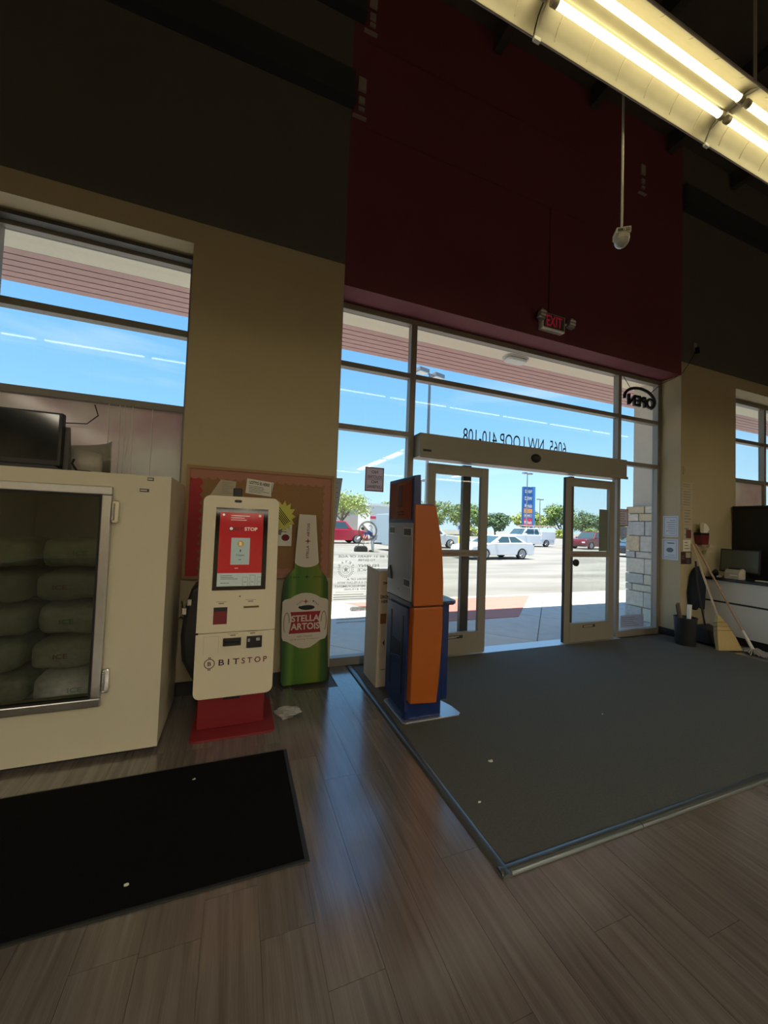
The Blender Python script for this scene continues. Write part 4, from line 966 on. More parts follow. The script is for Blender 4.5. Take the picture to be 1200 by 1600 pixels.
# ------------------------------------------------------------------ beer bottle standee
bo = thing('bottle_standee', (.605, 3.45, 0), 'tall cardboard cut-out of a green beer bottle leaning against the pillar', 'standee')
half = [(.505, 1.527), (.50, 1.43), (.487, 1.20), (.483, 1.09), (.487, 1.045), (.455, 1.01), (.415, .965), (.397, .91), (.389, .80), (.389, .60), (.397, .42), (.404, .20), (.408, .05), (.425, .015)]
rgt = [(.815, .015), (.827, .05), (.820, .20), (.808, .42), (.803, .60), (.798, .80), (.792, .91), (.770, .965), (.733, 1.01), (.703, 1.045), (.701, 1.09), (.690, 1.20), (.668, 1.43), (.660, 1.523)]
def bottle_mat():
    m = M('bottle_print', (.03, .12, .01), .35); t_ = m.node_tree; b = t_.nodes['Principled BSDF']
    tcn = t_.nodes.new('ShaderNodeTexCoord'); sp_ = t_.nodes.new('ShaderNodeSeparateXYZ'); t_.links.new(tcn.outputs['Object'], sp_.inputs[0])
    mr = t_.nodes.new('ShaderNodeMapRange'); mr.inputs['From Min'].default_value = -.22; mr.inputs['From Max'].default_value = .22
    t_.links.new(sp_.outputs['X'], mr.inputs[0]); r = t_.nodes.new('ShaderNodeValToRGB'); t_.links.new(mr.outputs[0], r.inputs[0])
    cr_ = r.color_ramp; cr_.elements[0].position = 0; cr_.elements[0].color = (.006, .03, .004, 1); cr_.elements[1].position = 1; cr_.elements[1].color = (.004, .022, .003, 1)
    for p_, c in ((.10, (.015, .09, .008)), (.22, (.13, .26, .03)), (.30, (.05, .16, .012)), (.5, (.08, .18, .012)), (.76, (.17, .22, .018)), (.84, (.03, .10, .008)), (.93, (.012, .07, .006))):
        e = cr_.elements.new(p_); e.color = (*c, 1)
    t_.links.new(r.outputs[0], b.inputs['Base Color']); return m
YB = 3.44
MB().prism(half+rgt, YB, YB+.012, 'y').build('bottle_board', [bottle_mat()], bo)
MB().prism([(YB+.012, .03), (3.505, .005), (YB+.012, .9)], .59, .61, 'x').build('easel_strut', M('brown_card', (.30, .2, .12), .8), bo)
m_lab = M('label_white', (.66, .60, .52), .5); m_lred = M('label_red', (.33, .012, .02), .5); m_gold = M('label_gold', (.30, .22, .10), .5)
neck = [(.507, 1.525), (.502, 1.43), (.489, 1.20), (.485, 1.10)]+[(.593+.107*math.cos(R(180+180*k/12)), 1.10+.05*math.sin(R(180+180*k/12))) for k in range(13)]+[(.699, 1.10), (.688, 1.20), (.666, 1.43), (.658, 1.521)]
fb = lambda u, v, o=0: (u, YB-.001-o, v)
q = MB(); flat(q, neck, fb); nk = q.build('neck_label', m_lab, bo)
fb2 = lambda u, v, o=0: (u, YB-.002-o, v)
q = MB(); put_text(q, 'STELLA', .582, .605, 1.13, 1.245, fb2, bold=.02, rot=90); put_text(q, 'ARTOIS', .582, .605, 1.325, 1.445, fb2, bold=.02, rot=90)
def star4(cx, cz, r1, r2): return [(cx+(r1 if k % 2 == 0 else r2)*math.cos(math.pi*k/4), cz+(r1 if k % 2 == 0 else r2)*math.sin(math.pi*k/4)) for k in range(8)]
flat(q, star4(.593, 1.285, .03, .008), fb2); q.build('neck_print', M('label_maroon', (.16, .02, .02), .5), nk)
L_ = [(.393, .745), (.41, .765), (.46, .775), (.50, .80), (.55, .818), (.595, .822), (.645, .816), (.69, .80), (.73, .775), (.785, .763), (.80, .745), (.803, .60), (.80, .44), (.785, .405), (.74, .395), (.70, .365), (.65, .335), (.60, .327), (.55, .336), (.50, .365), (.45, .395), (.41, .41), (.398, .44), (.392, .60)]
q = MB(); flat(q, L_, fb); lo_ = q.build('main_label', m_lab, bo)
rp_ = [(.465, .655), (.735, .655), (.718, .60), (.728, .52), (.742, .465), (.458, .465), (.470, .52), (.480, .60)]
q = MB(); flat(q, rp_, fb2); flat(q, star4(.597, .745, .028, .007), fb2); rdp = q.build('red_panel', m_lred, lo_)
fb3 = lambda u, v, o=0: (u, YB-.003-o, v)
q = MB(); put_text(q, 'STELLA', .477, .725, .567, .625, fb3, bold=.025); put_text(q, 'ARTOIS', .474, .727, .495, .555, fb3, bold=.025); q.build('brand_lettering', m_lab, lo_)
q = MB()
put_text(q, '600 YEARS', .53, .665, .428, .444, fb2); put_text(q, 'of Brewing Tradition', .475, .725, .402, .418, fb2)
for s in (-1, 1):
    for k in range(10):
        a = R(-60+k*24); cx = .60+s*.165
        flat(q, [(cx+s*.02*math.cos(a), .56+.085*math.sin(a)), (cx+s*.028*math.cos(a), .56+.095*math.sin(a)), (cx+s*.028*math.cos(a+R(24)), .56+.095*math.sin(a+R(24))), (cx+s*.02*math.cos(a+R(24)), .56+.085*math.sin(a+R(24)))], fb2)
q.build('gold_scrolls', m_gold, lo_)
q = MB(); flat(q, circ(.61, .69, .07, 14, .022), fb2); flat(q, [(.53, .69), (.545, .71), (.56, .69), (.56, .675)], fb2)
for k, ch in enumerate('1366'): put_text(q, ch, .66+k*.015, .67+k*.015, .738-k*.010, .752-k*.010, fb2)
for k, ch in enumerate('ANNO'): put_text(q, ch, .515+k*.014, .525+k*.014, .712+k*.010, .726+k*.010, fb2)
q.build('horn_emblem', m_ink, lo_)
q = MB(); put_text(q, '1366', .455, .535, .955, .972, fb2); put_text(q, 'ANNO', .655, .74, .955, .972, fb2); flat(q, star4(.597, .965, .022, .008), fb2); q.build('embossed_marks', M('emboss_dark', (.01, .05, .006), .4), bo)

# ------------------------------------------------------------------ blue and orange coin machine
m_ab = M('deep_blue_plastic', (.010, .028, .13), .35); m_ao = M('orange_plastic', (.40, .095, .008), .42, noise=.03, nscale=4)
m_as = M('blue_silver_panel', (.30, .32, .38), .34, metal=.6)
am = thing('coin_machine', (1.36, 2.74, 0), 'tall blue and orange coin counting machine standing on the carpet', 'kiosk')
CZ = .011
MB().prism([(1.18, 2.56), (1.20, 2.54), (1.64, 2.535), (1.672, 2.56), (1.665, 2.68), (1.62, 2.82), (1.55, 2.93), (1.20, 2.955), (1.18, 2.93)], CZ, CZ+.01, 'z').build('base_plate', M('satin_steel', (.62, .62, .63), .3, metal=.85), am, .002)
MB().prism(rrect(1.20, 1.515, 2.57, 2.925, .035), CZ+.01, .86, 'z').build('lower_cabinet', m_ab, am, .006)
bx('front_door', m_ab, am, 1.188, 1.202, 2.545, 2.945, .10, .845, .006)
fx_ = lambda y, z, o=0: (1.188-o, y, z)
for yy in (2.62, 2.845):
    MB().prism(rect(yy-.012, yy+.012, .20, .78), -.001, .002, fn=fx_).build('vertical_groove', M('groove_black', (.003, .004, .012), .5), am)
rc = MB().prism([(2.65, .47), (2.82, .44), (2.82, .575), (2.65, .565)], -.001, .0015, fn=fx_).build('handle_recess', M('recess_navy', (.003, .006, .03), .5), am)
MB().prism([(2.65, .45), (2.82, .42), (2.82, .44), (2.65, .47)], .0, .012, fn=fx_).build('recess_lip', m_ab, am, .003)
bx('waist_band', M('dark_band', (.02, .025, .06), .35), am, 1.192, 1.50, 2.51, 2.97, .86, .895, .004)
bx('upper_cabinet', m_ab, am, 1.20, 1.37, 2.515, 2.965, .895, 1.62, .01)
bx('upper_cabinet_rear', m_ab, am, 1.37, 1.43, 2.53, 2.95, .895, 1.35, .01)
bx('front_panel', m_as, am, 1.187, 1.202, 2.507, 2.968, .90, 1.475, .004)
ff = lambda y, z, o=0: (1.187-o, y, z)
for y0, y1, z0, z1 in ((2.515, 2.655, 1.375, 1.44), (2.83, 2.94, 1.385, 1.445), (2.515, 2.63, 1.00, 1.06)):
    w_ = MB().prism(rect(y0, y1, z0, z1), -.001, .003, fn=ff).build('window_bezel', m_steel, am)
    MB().prism(rect(y0+.008, y1-.008, z0+.008, z1-.008), .003, .0045, fn=ff).build('dark_window', m_black, w_)
MB().prism([(2.86, 1.02), (2.95, 1.02), (2.95, 1.10), (2.905, 1.13), (2.875, 1.07)], -.001, .008, fn=ff).build('coin_chute', m_black, am, .006)
q = MB(); put_text(q, 'EXIT', 2.70, 2.74, .955, .967, lambda y, z, o=0: ff(y, z, .001), mirror=True); q.build('small_caption', m_ink, am)
MB().prism([(1.188, 1.475), (1.188, 1.825), (1.242, 1.835), (1.252, 1.475)], 2.50, 2.985, 'y').build('display_housing', m_ab, am, .006)
MB().prism(rect(2.525, 2.965, 1.50, 1.805), -.001, .0025, fn=ff).build('display_bezel', m_black, am)
q = MB(); flat(q, rect(2.535, 2.945, 1.508, 1.797), lambda y, z, o=0: ff(y, z, .0032)); dsp = q.build('display', M('display_orange_red', (.13, .022, .012), .10, emit=.05), am)
q = MB(); f4 = lambda y, z, o=0: ff(y, z, .004); flat(q, rect(2.70, 2.78, 1.60, 1.77), f4); lines(q, 2.66, 2.80, 1.53, 1.57, 2, f4, fill=.3); q.build('display_graphic', M('display_dark', (.05, .03, .03), .15), dsp)
MB().prism([(1.192, 1.612), (1.358, 1.612), (1.366, 1.60), (1.40, 1.44), (1.43, 1.25), (1.444, 1.05), (1.447, .875), (1.205, .872)], 2.478, 2.512, 'y').build('upper_side_panel', m_ao, am, .008, seg=3)
MB().prism([(1.207, .862), (1.447, .865), (1.448, .70), (1.443, .55), (1.432, .36), (1.414, .165), (1.20, .182)], 2.478, 2.565, 'y').build('lower_side_panel', m_ao, am, .008, seg=3)
MB().prism([(1.192, 1.612), (1.358, 1.612), (1.40, 1.44), (1.43, 1.25), (1.447, .875), (1.205, .872)], 2.968, 2.998, 'y').build('upper_side_panel', m_ao, am, .008, seg=3)
MB().prism([(1.40, 2.52), (1.56, 2.52), (1.605, 2.56), (1.615, 2.72), (1.59, 2.88), (1.54, 2.95), (1.40, 2.95)], .862, .893, 'z').build('coin_tray', M('tray_blue_grey', (.05, .07, .12), .25), am, .008, seg=3)
bx('rear_post', m_ab, am, 1.515, 1.575, 2.60, 2.90, .12, .862, .01)
# cardboard drop box behind it
bxo = thing('drop_box', (1.33, 3.36, 0), 'tall off-white cardboard drop box behind the coin machine', 'box')
m_card = M('offwhite_cardboard', (.55, .47, .37), .8, noise=.06, nscale=8)
wl_ = MB().prism([(1.20, 3.19), (1.48, 3.19), (1.48, 3.54), (1.20, 3.54)], CZ, 1.02, 'z').build('carton', m_card, bxo, .004)
MB().prism([(3.19, 1.02), (3.54, 1.02), (3.54, 1.055), (3.30, 1.045), (3.19, 1.035)], 1.20, 1.205, 'x').build('top_flap', m_card, bxo); bx('top_flap', m_card, bxo, 1.205, 1.48, 3.19, 3.195, 1.02, 1.04)
fb_ = on_y(3.188)
q = MB(); put_text(q, 'DROP', 1.217, 1.297, .795, .825, fb_, bold=.03); put_text(q, 'HERE', 1.227, 1.302, .755, .78, fb_, bold=.03); put_text(q, 'SIMPLE', 1.237, 1.33, .92, .945, fb_, bold=.02); lines(q, 1.24, 1.32, .155, .175, 1, fb_, fill=.3)
flat(q, [(1.25, .40), (1.27, .43), (1.27, .37)], fb_); q.build('carton_print', m_ink, bxo)
q = MB(); flat(q, rect(1.222, 1.28, .57, .66), fb_); q.build('brown_patch', M('brown_print', (.22, .09, .03), .7), bxo)

# ------------------------------------------------------------------ notices on the glass
yg = 3.858
m_vinyl = M('frosted_grey_vinyl', (.34, .34, .35), .6, alpha=.75)
m_greyvin = m_vinyl
def notice(name, x0, x1, z0, z1, lab, face, border=None, y=yg, txt=None, n=8, ink=None, group='notices on the glass'):
    t = thing(name, ((x0+x1)/2, y, z0), lab, 'notice', group)
    bx('sheet', face, t, x0, x1, y-.0015, y, z0, z1)
    if border:
        q = MB()
        for a in (rect(x0, x1, z0, z0+.012), rect(x0, x1, z1-.012, z1), rect(x0, x0+.012, z0, z1), rect(x1-.012, x1, z0, z1)): flat(q, a, on_y(y-.0022))
        q.build('border', border, t)
    q = MB()
    if txt:
        h = (z1-z0-.05)/len(txt)
        for i, s in enumerate(txt):
            if s: put_text(q, s, x0+.025+(.045 if len(s) < 4 else 0), x1-.025-(.045 if len(s) < 4 else 0), z1-.025-h*(i+.8), z1-.025-h*(i+.2), on_y(y-.0022), mirror=True, bold=.015)
        flat(q, rect(x0+.02, x1-.02, (z0+z1)/2-.002, (z0+z1)/2+.002), on_y(y-.0022))
    else: lines(q, x0+.02, x1-.02, z0+.02, z1-.02, n, on_y(y-.0022), fill=.3)
    q.build('print', ink or m_greyink, t)
    return t
m_nsol = translucent(M('mauve_card', (.62, .52, .53), .7), .6)
notice('no_soliciting_sign', 1.247, 1.462, 1.813, 2.076, 'mirrored NO SOLICITING NO LOITERING sign on the left sidelight', m_nsol, M('maroon_edge', (.20, .07, .08), .7), txt=['NO', 'SOLICITING', 'NO', 'LOITERING'], ink=m_ink)
t = thing('glass_notice', (.96, yg, 1.33), 'grey slanted notice at the left edge of the left sidelight', 'notice', 'notices on the glass')
MB().prism([(.905, 1.34), (.935, 1.34), (1.0, 1.93), (.905, 1.925)], yg-.0015, yg, 'y').build('sheet', translucent(M('grey_paper', (.45, .46, .46), .7), .5), t)
q = MB(); lines(q, .91, .96, 1.6, 1.9, 6, on_y(yg-.0022), fill=.2); q.build('print', m_greyink, t)
notice('glass_notice', 4.574, 4.735, 1.205, 1.773, 'tall grey-green notice with a list on the right door glass', translucent(M('green_grey_paper', (.26, .27, .20), .7), .5), y=3.756, n=16)
notice('glass_notice', 5.06, 5.272, 1.565, 1.808, 'red-edged notice on the right sidelight beside the door', translucent(M('pink_paper', (.60, .52, .52), .7), .55), M('red_edge', (.35, .05, .06), .7), n=6)
notice('glass_notice', 5.06, 5.25, 1.40, 1.55, 'small grey notice below the red-edged one on the right sidelight', translucent(M('grey_paper2', (.52, .55, .60), .7), .55), n=4)
notice('glass_notice', 5.14, 5.62, .10, .285, 'wide lilac notice at the foot of the right sidelight', translucent(M('lilac_paper', (.50, .52, .60), .7), .5), n=5)
# printed age and licence warning on the left sidelight
dc = thing('licence_decal', (1.25, yg, .4), 'grey mirrored age and licence warning lettering with a star seal on the left sidelight', 'decal', 'notices on the glass')
g0 = on_y(yg-.001); q = MB()
put_text(q, 'MUST BE 21 YEARS OF AGE', .985, 1.66, 1.10, 1.125, g0, mirror=True, bold=.02); put_text(q, 'TO ENTER', 1.20, 1.40, 1.06, 1.085, g0, mirror=True, bold=.02)
for s, x0, x1, z0 in (('POSSESSION OF A', 1.085, 1.45, .862), ('FIREARM IN THE PREMISES IS A FELONY WITH', .99, 1.66, .827), ('TEN YEARS IMPRISONMENT', .955, 1.56, .79), ('TO EXCEED $10,000.', 1.055, 1.50, .755)): put_text(q, s, x0, x1, z0, z0+.022, g0, mirror=True, bold=.015)
flat(q, rect(.97, 1.66, .738, .741), g0); lines(q, .95, 1.5, .655, .725, 3, g0, fill=.3)
put_text(q, 'FELONY', 1.20, 1.44, 1.0, 1.03, g0, mirror=True, bold=.02); put_text(q, 'OFFENCE', 1.20, 1.46, .955, .985, g0, mirror=True, bold=.02)
q.build('warning_text', m_vinyl, dc)
q = MB(); scx, scz = 1.073, .975
for r0, r1 in ((.062, .066), (.040, .043)):
    for k in range(36):
        a, b = 6.283*k/36, 6.283*(k+1)/36
        if r0 > .05 and R(25) < a < R(155): continue
        flat(q, [(scx+r1*math.cos(a), scz+r1*math.sin(a)), (scx+r1*math.cos(b), scz+r1*math.sin(b)), (scx+r0*math.cos(b), scz+r0*math.sin(b)), (scx+r0*math.cos(a), scz+r0*math.sin(a))], g0)
for k in range(26):   # lettered ring
    a = 6.283*k/26
    if R(20) < a < R(160): continue
    flat(q, [(scx+.072*math.cos(a-.05), scz+.072*math.sin(a-.05)), (scx+.086*math.cos(a-.05), scz+.086*math.sin(a-.05)), (scx+.086*math.cos(a+.05), scz+.086*math.sin(a+.05)), (scx+.072*math.cos(a+.05), scz+.072*math.sin(a+.05))], g0)
flat(q, [(scx+(.032 if k % 2 == 0 else .013)*math.sin(math.pi*k/5), scz+(.032 if k % 2 == 0 else .013)*math.cos(math.pi*k/5)) for k in range(10)], g0)
for k, ch in enumerate('TEXAS'):
    a = R(30+30*k)
    def fl_(u, v, o=0, a=a): return (scx+(.082+v)*math.cos(a)-u*math.sin(a)*-1*-1, yg-.001, scz+(.082+v)*math.sin(a)+u*math.cos(a)*1)
    put_text(q, ch, -.013, .013, -.013, .013, fl_, mirror=False, bold=.02)
q.build('star_seal', m_vinyl, dc)
pill = MB(); flat(pill, rrect(1.13, 1.50, .535, .585, .024), g0); pl = pill.build('warning_pill', m_vinyl, dc)
q = MB(); put_text(q, 'WARNING', 1.155, 1.47, .545, .575, on_y(yg-.002), mirror=True, bold=.02); q.build('pill_text', m_paper, dc)
q = MB(); put_text(q, 'MISDEMEANOR', .965, 1.50, .485, .515, g0, mirror=True); lines(q, .99, 1.5, .41, .475, 2, g0, fill=.45); q.build('misdemeanour_text', M('pale_grey_vinyl', (.42, .44, .47), .6, alpha=.6), dc)
ns = thing('no_smoking_decal', (1.30, yg, 1.27), 'round grey no-smoking decal on the left sidelight', 'decal', 'notices on the glass')
q = MB()
for k in range(40):
    a, b = 6.283*k/40, 6.283*(k+1)/40
    flat(q, [(1.30+.108*math.cos(a), 1.385+.108*math.sin(a)), (1.30+.108*math.cos(b), 1.385+.108*math.sin(b)), (1.30+.088*math.cos(b), 1.385+.088*math.sin(b)), (1.30+.088*math.cos(a), 1.385+.088*math.sin(a))], g0)
flat(q, [(1.222, 1.447), (1.238, 1.463), (1.378, 1.323), (1.362, 1.307)], g0)
q.build('ring_and_bar', m_vinyl, ns)
q = MB(); flat(q, rect(1.24, 1.34, 1.352, 1.372), on_y(yg-.0005)); flat(q, rect(1.345, 1.358, 1.352, 1.372), on_y(yg-.0005)); q.build('cigarette', m_vinyl, ns)
MB().tube([(1.35, yg-.003, 1.38), (1.335, yg-.003, 1.405), (1.355, yg-.003, 1.42), (1.33, yg-.003, 1.445), (1.31, yg-.003, 1.44)], .004, 5).build('smoke_line', m_paper, ns)
q = MB(); put_text(q, 'NO SMOKING', 1.18, 1.40, 1.245, 1.268, g0, mirror=True, bold=.01); q.build('caption', m_vinyl, ns)

# ------------------------------------------------------------------ open sign, exit sign, camera dome
os_ = thing('open_sign', (5.37, 3.77, 3.29), 'unlit black neon OPEN sign hanging in the top right window', 'sign')
ox, oz = 5.365, 3.40
MB().tube([(ox+.315*math.cos(R(a)), 3.77, oz+.01+.16*math.sin(R(a))) for a in range(190, -41, -10)], .022, 8).build('oval_tube', m_black, os_, smooth=60)
q = MB(); put_text(q, 'OPEN', 5.12, 5.66, 3.30, 3.46, lambda u, v, o=0: (u, 3.785-o, v), mirror=True, bold=.035, th=.03); q.build('letters', m_black, os_)
q = MB(); put_text(q, 'OPEN', 5.135, 5.645, 3.31, 3.45, lambda u, v, o=0: (u, 3.787, v), mirror=True, bold=-.005); q.build('red_tube_backs', M('pink_glass', (.6, .18, .2), .3), os_)
MB().tube([(5.05, 3.79, 3.705), (5.17, 3.77, 3.545)], .004, 5).build('hanging_wire', m_black, os_); MB().tube([(5.79, 3.79, 3.68), (5.57, 3.77, 3.52)], .006, 5).build('hanging_wire', m_black, os_)
MB().tube([(5.79, 3.79, 3.70), (5.86, 3.60, 3.76), (5.885, 3.515, 3.80), (6.10, 3.515, 4.05), (6.165, 3.512, 4.16)], .004, 5).build('power_cord', m_black, os_)
so = thing('wall_outlet', (6.17, 3.52, 4.15), 'pale wall outlet with a black plug above the right pillar', 'outlet')
bx('cover_plate', m_plate, so, 6.13, 6.20, 3.508, 3.519, 4.17, 4.30, .003); bx('plug', m_black, so, 6.155, 6.205, 3.47, 3.508, 4.135, 4.225, .004)
sw = thing('wall_switch', (5.94, 3.52, 2.33), 'small beige switch plate high on the right pillar', 'switch')
bx('switch_plate', M('ivory', (.42, .37, .25), .5), sw, 5.915, 5.965, 3.51, 3.519, 2.33, 2.45, .003); bx('toggle', M('ivory', (.42, .37, .25), .5), sw, 5.933, 5.947, 3.502, 3.51, 2.38, 2.41)
ex = thing('exit_sign', (3.40, 3.45, 3.85), 'white EXIT sign with two emergency lamp heads above the doors', 'exit sign')
bx('housing', m_white, ex, 3.235, 3.575, 3.44, 3.515, 3.845, 4.035, .004)
bx('face_plate', M('dark_face', (.10, .09, .07), .4), ex, 3.25, 3.56, 3.436, 3.44, 3.862, 4.025)
q = MB(); put_text(q, 'EXIT', 3.285, 3.525, 3.88, 4.01, on_y(3.4345), bold=.01); q.build('letters', M('exit_red', (.30, .01, .03), .4, emit=.25), ex)
for s in (-1, 1):
    hx = 3.205 if s < 0 else 3.66; hz = 4.0 if s < 0 else 3.985
    hd_ = MB().prism([(hx-.06, hz-.06), (hx+.03, hz-.075), (hx+.065, hz+.03), (hx-.02, hz+.05)], 3.40, 3.46, 'y').build('lamp_head', M('grey_lamp_head', (.32, .30, .30), .4), ex, .01)
    for k in range(2): MB().prism(rect(hx-.04, hx+.04, hz-.04+k*.04, hz-.02+k*.04), 3.396, 3.40, 'y').build('lens_rib', m_white, hd_)
    MB().tube([(hx, 3.45, hz), (3.245 if s < 0 else 3.57, 3.47, 3.95)], .012, 6).build('lamp_arm', m_white, ex)
MB().tube([(3.395, 3.511, 4.035), (3.395, 3.511, 5.45)], .008, 6).build('conduit', m_red, ex, smooth=60)
m_domew = M('dome_cream', (.5, .47, .40), .5)
dm = thing('camera_dome', (1.97, 1.5, 3.08), 'white security camera dome hanging on a thin rod below the strip light', 'camera')
MB().tube([(1.97, 1.5, 3.195), (1.97, 1.5, 6.94)], .0065, 8).build('rod', m_domew, dm, smooth=60)
MB().tube([(1.97, 1.5, 3.178), (1.97, 1.5, 3.195)], .012, 10).build('rod_socket', m_domew, dm, smooth=60)
dpl = MB().prism([(1.97+.052*math.cos(R(a)), 1.5+.052*math.sin(R(a))) for a in (10, 100, 190, 280)], 3.145, 3.178, 'z').build('mount_box', m_domew, dm, .002)
q = MB(); put_text(q, 'MM1.501', -.03, .03, 3.150, 3.172, lambda u, v, o=0: (1.97-.0385*math.cos(R(55))+u*math.sin(R(55)), 1.5-.0385*math.sin(R(55))-u*math.cos(R(55)), v), bold=.02); q.build('mount_number', m_ink, dpl)
MB().lathe([(.039, 0), (.040, .012), (.039, .024)], (1.97, 1.5, 3.121), 24).build('collar', m_domew, dm, smooth=50)
MB().lathe([(.003, -.039)]+[(.039*math.sin(R(a)), -.039*math.cos(R(a))) for a in range(10, 91, 10)], (1.97, 1.5, 3.122), 24).build('dome', M('smoked_dome', (.40, .39, .34), .08, coat=1.), dm, smooth=60)

# ------------------------------------------------------------------ right-hand corner
m_pb = M('bluish_paper', (.62, .68, .74), .7)
rv = lambda y, z, o=0: (5.868-o, y, z)
for nm, a, lab in (('reveal_notice', (3.545, 3.755, 1.43, 1.735), 'white typed notice taped on the right window reveal, upper one'), ('reveal_notice', (3.545, 3.765, 1.10, 1.40), 'white notice with a drawing taped on the right window reveal, lower one')):
    t = thing(nm, (5.868, 3.65, a[2]), lab, 'notice', 'notices on the reveal')
    MB().prism(rect(*a), -.001, .001, fn=rv).build('sheet', m_pb, t)
    q = MB(); r1 = lambda y, z, o=0: rv(y, z, .0018)
    b0, b1, b2, b3 = a[0]+.02, a[1]-.02, a[2]+.02, a[3]-.02
    for x in (rect(b0, b1, b2, b2+.004), rect(b0, b1, b3-.004, b3), rect(b0, b0+.004, b2, b3), rect(b1-.004, b1, b2, b3)): flat(q, x, r1)
    if a[2] > 1.4: lines(q, b0+.02, b1-.02, b2+.02, b3-.03, 7, r1, fill=.2)
    else:
        flat(q, circ((b0+b1)/2, (b2+b3)/2-.01, .05, 14, .035), r1); lines(q, b0+.03, b1-.03, b3-.06, b3-.02, 1, r1, fill=.4); lines(q, b0+.02, b1-.02, b2+.01, b2+.06, 2, r1, fill=.2)
    q.build('print', M('blue_grey_ink', (.12, .15, .22), .7), t)
WP = [('wall_notice', 5.895, 6.135, 2.13, 2.225, 'small certificate at the top of the column of papers on the right pillar', m_oldp, 2), ('wall_notice', 5.895, 6.14, 1.865, 2.12, 'permit sheet second from the top on the right pillar', m_oldp, 6),
      ('wall_notice', 5.92, 6.13, 1.62, 1.855, 'permit sheet third from the top on the right pillar', m_oldp, 5), ('wall_notice', 5.93, 6.125, 1.41, 1.61, 'sheet with a maroon square on the right pillar', m_oldp, 2),
      ('wall_notice', 5.93, 6.10, 1.235, 1.395, 'small notice with a bar code above the dark poster on the right pillar', m_paper, 3)]
for nm, x0, x1, z0, z1, lab, mt_, n in WP:
    t = thing(nm, ((x0+x1)/2, 3.519, z0), lab, 'notice', 'papers on the right pillar')
    bx('sheet', mt_, t, x0, x1, 3.517, 3.519, z0, z1)
    q = MB(); lines(q, x0+.03, x1-.02, z0+.015, z1-.015, n, on_y(3.5162), fill=.28); q.build('print', m_greyink, t)
    if 'maroon' in lab:
        q = MB(); flat(q, rect(x0+.06, x1-.02, z0+.01, z0+.13), on_y(3.5155)); q.build('maroon_square', M('maroon_card', (.13, .03, .04), .7), t)
t = thing('dark_poster', (6.0, 3.519, 1.06), 'dark maroon poster with pale patches low on the right pillar', 'poster', 'papers on the right pillar')
bx('sheet', M('dark_maroon_print', (.05, .012, .022), .6), t, 5.885, 6.115, 3.517, 3.519, 1.05, 1.225)
q = MB(); flat(q, rect(5.99, 6.10, 1.14, 1.215), on_y(3.5162)); q.build('pale_patch', m_oldp, t)
q = MB(); put_text(q, '12', 5.90, 5.95, 1.12, 1.17, on_y(3.5162), bold=.01); lines(q, 6.0, 6.09, 1.06, 1.12, 3, on_y(3.5162), fill=.4); q.build('print', m_greyink, t)
# paper holder on the wall
ph = thing('paper_holder', (6.27, 3.47, 1.33), 'red wall holder stuffed with white papers above the counter', 'paper holder')
MB().prism([(6.19, 1.335), (6.33, 1.335), (6.35, 1.47), (6.17, 1.47)], 3.42, 3.515, 'y').build('red_cup', M('dark_red_plastic', (.15, .015, .025), .4), ph, .004)
bx('black_rim', m_black, ph, 6.165, 6.34, 3.415, 3.516, 1.47, 1.505, .003)
for i, (x, a) in enumerate(((6.20, 0), (6.25, 10), (6.29, 28), (6.31, 42))):
    c, s = math.cos(R(a)), math.sin(R(a))
    MB().prism([(x+u*c+v*s, 1.49-u*s+v*c) for u, v in ((-.02, 0), (.05, 0), (.06, .15), (-.03, .16))], 3.44+i*.012, 3.442+i*.012, 'y').build('paper', m_paper if i else m_oldp, ph)
for i, (x0, zz, lab) in enumerate(((6.30, 1.31, 'upper folded receipt hanging below the red holder'), (6.33, 1.23, 'lower folded receipt hanging below the red holder'))):
    tag(MB().prism([(x0, zz-.02), (x0+.13, zz-.01), (x0+.15, zz+.01), (x0+.02, zz+.035)], 3.40+i*.05, 3.44+i*.05, 'y').build('receipt', m_oldp), lab, 'paper', 'receipts by the counter')
# counter
ct = thing('counter', (6.66, 2.7, 0), 'white panelled counter with a black worktop at the right edge', 'counter')
m_cw = M('white_laminate', (.66, .66, .64), .35)
bx('carcass', m_black, ct, 6.40, 6.93, 1.95, 3.50, .105, .845)
bx('upper_panel', m_cw, ct, 6.385, 6.40, 1.95, 3.50, .555, .838, .003); bx('lower_panel', m_cw, ct, 6.385, 6.40, 1.95, 3.50, .105, .53, .003)
bx('end_panel', m_cw, ct, 6.40, 6.93, 3.50, 3.506, .105, .845)
bx('toe_kick', m_base, ct, 6.42, 6.90, 1.98, 3.49, 0, .105)
bx('worktop', M('black_laminate', (.015, .015, .016), .25), ct, 6.36, 6.95, 1.93, 3.506, .845, .875, .004)
cb = thing('black_cabinet', (7.38, 2.95, 0), 'tall black cabinet behind the counter under the right window', 'cabinet')
bx('cabinet_body', M('matt_black_laminate', (.012, .012, .012), .5), cb, 7.06, 7.7, 2.35, 3.49, .03, 1.90, .006)
bx('top_board', m_black, cb, 7.05, 7.71, 2.34, 3.495, 1.90, 1.93, .004)
bx('side_seam', m_blackrub, cb, 7.052, 7.06, 2.86, 2.87, .05, 1.88); bx('plinth', m_base, cb, 7.1, 7.68, 2.4, 3.47, 0, .03)
mo = thing('monitor', (6.66, 3.22, .875), 'grey-faced computer monitor standing on the white counter', 'monitor')
mf = lambda y, z, o=0: (6.62+(z-.93)*.10-o, y, z)
MB().prism(rect(2.985, 3.44, .955, 1.285), 0, -.035, fn=mf).build('casing', m_black, mo, .005)
MB().prism(rect(3.0, 3.425, .975, 1.27), .001, .002, fn=mf).build('screen', M('grey_green_screen', (.10, .11, .085), .3), mo)
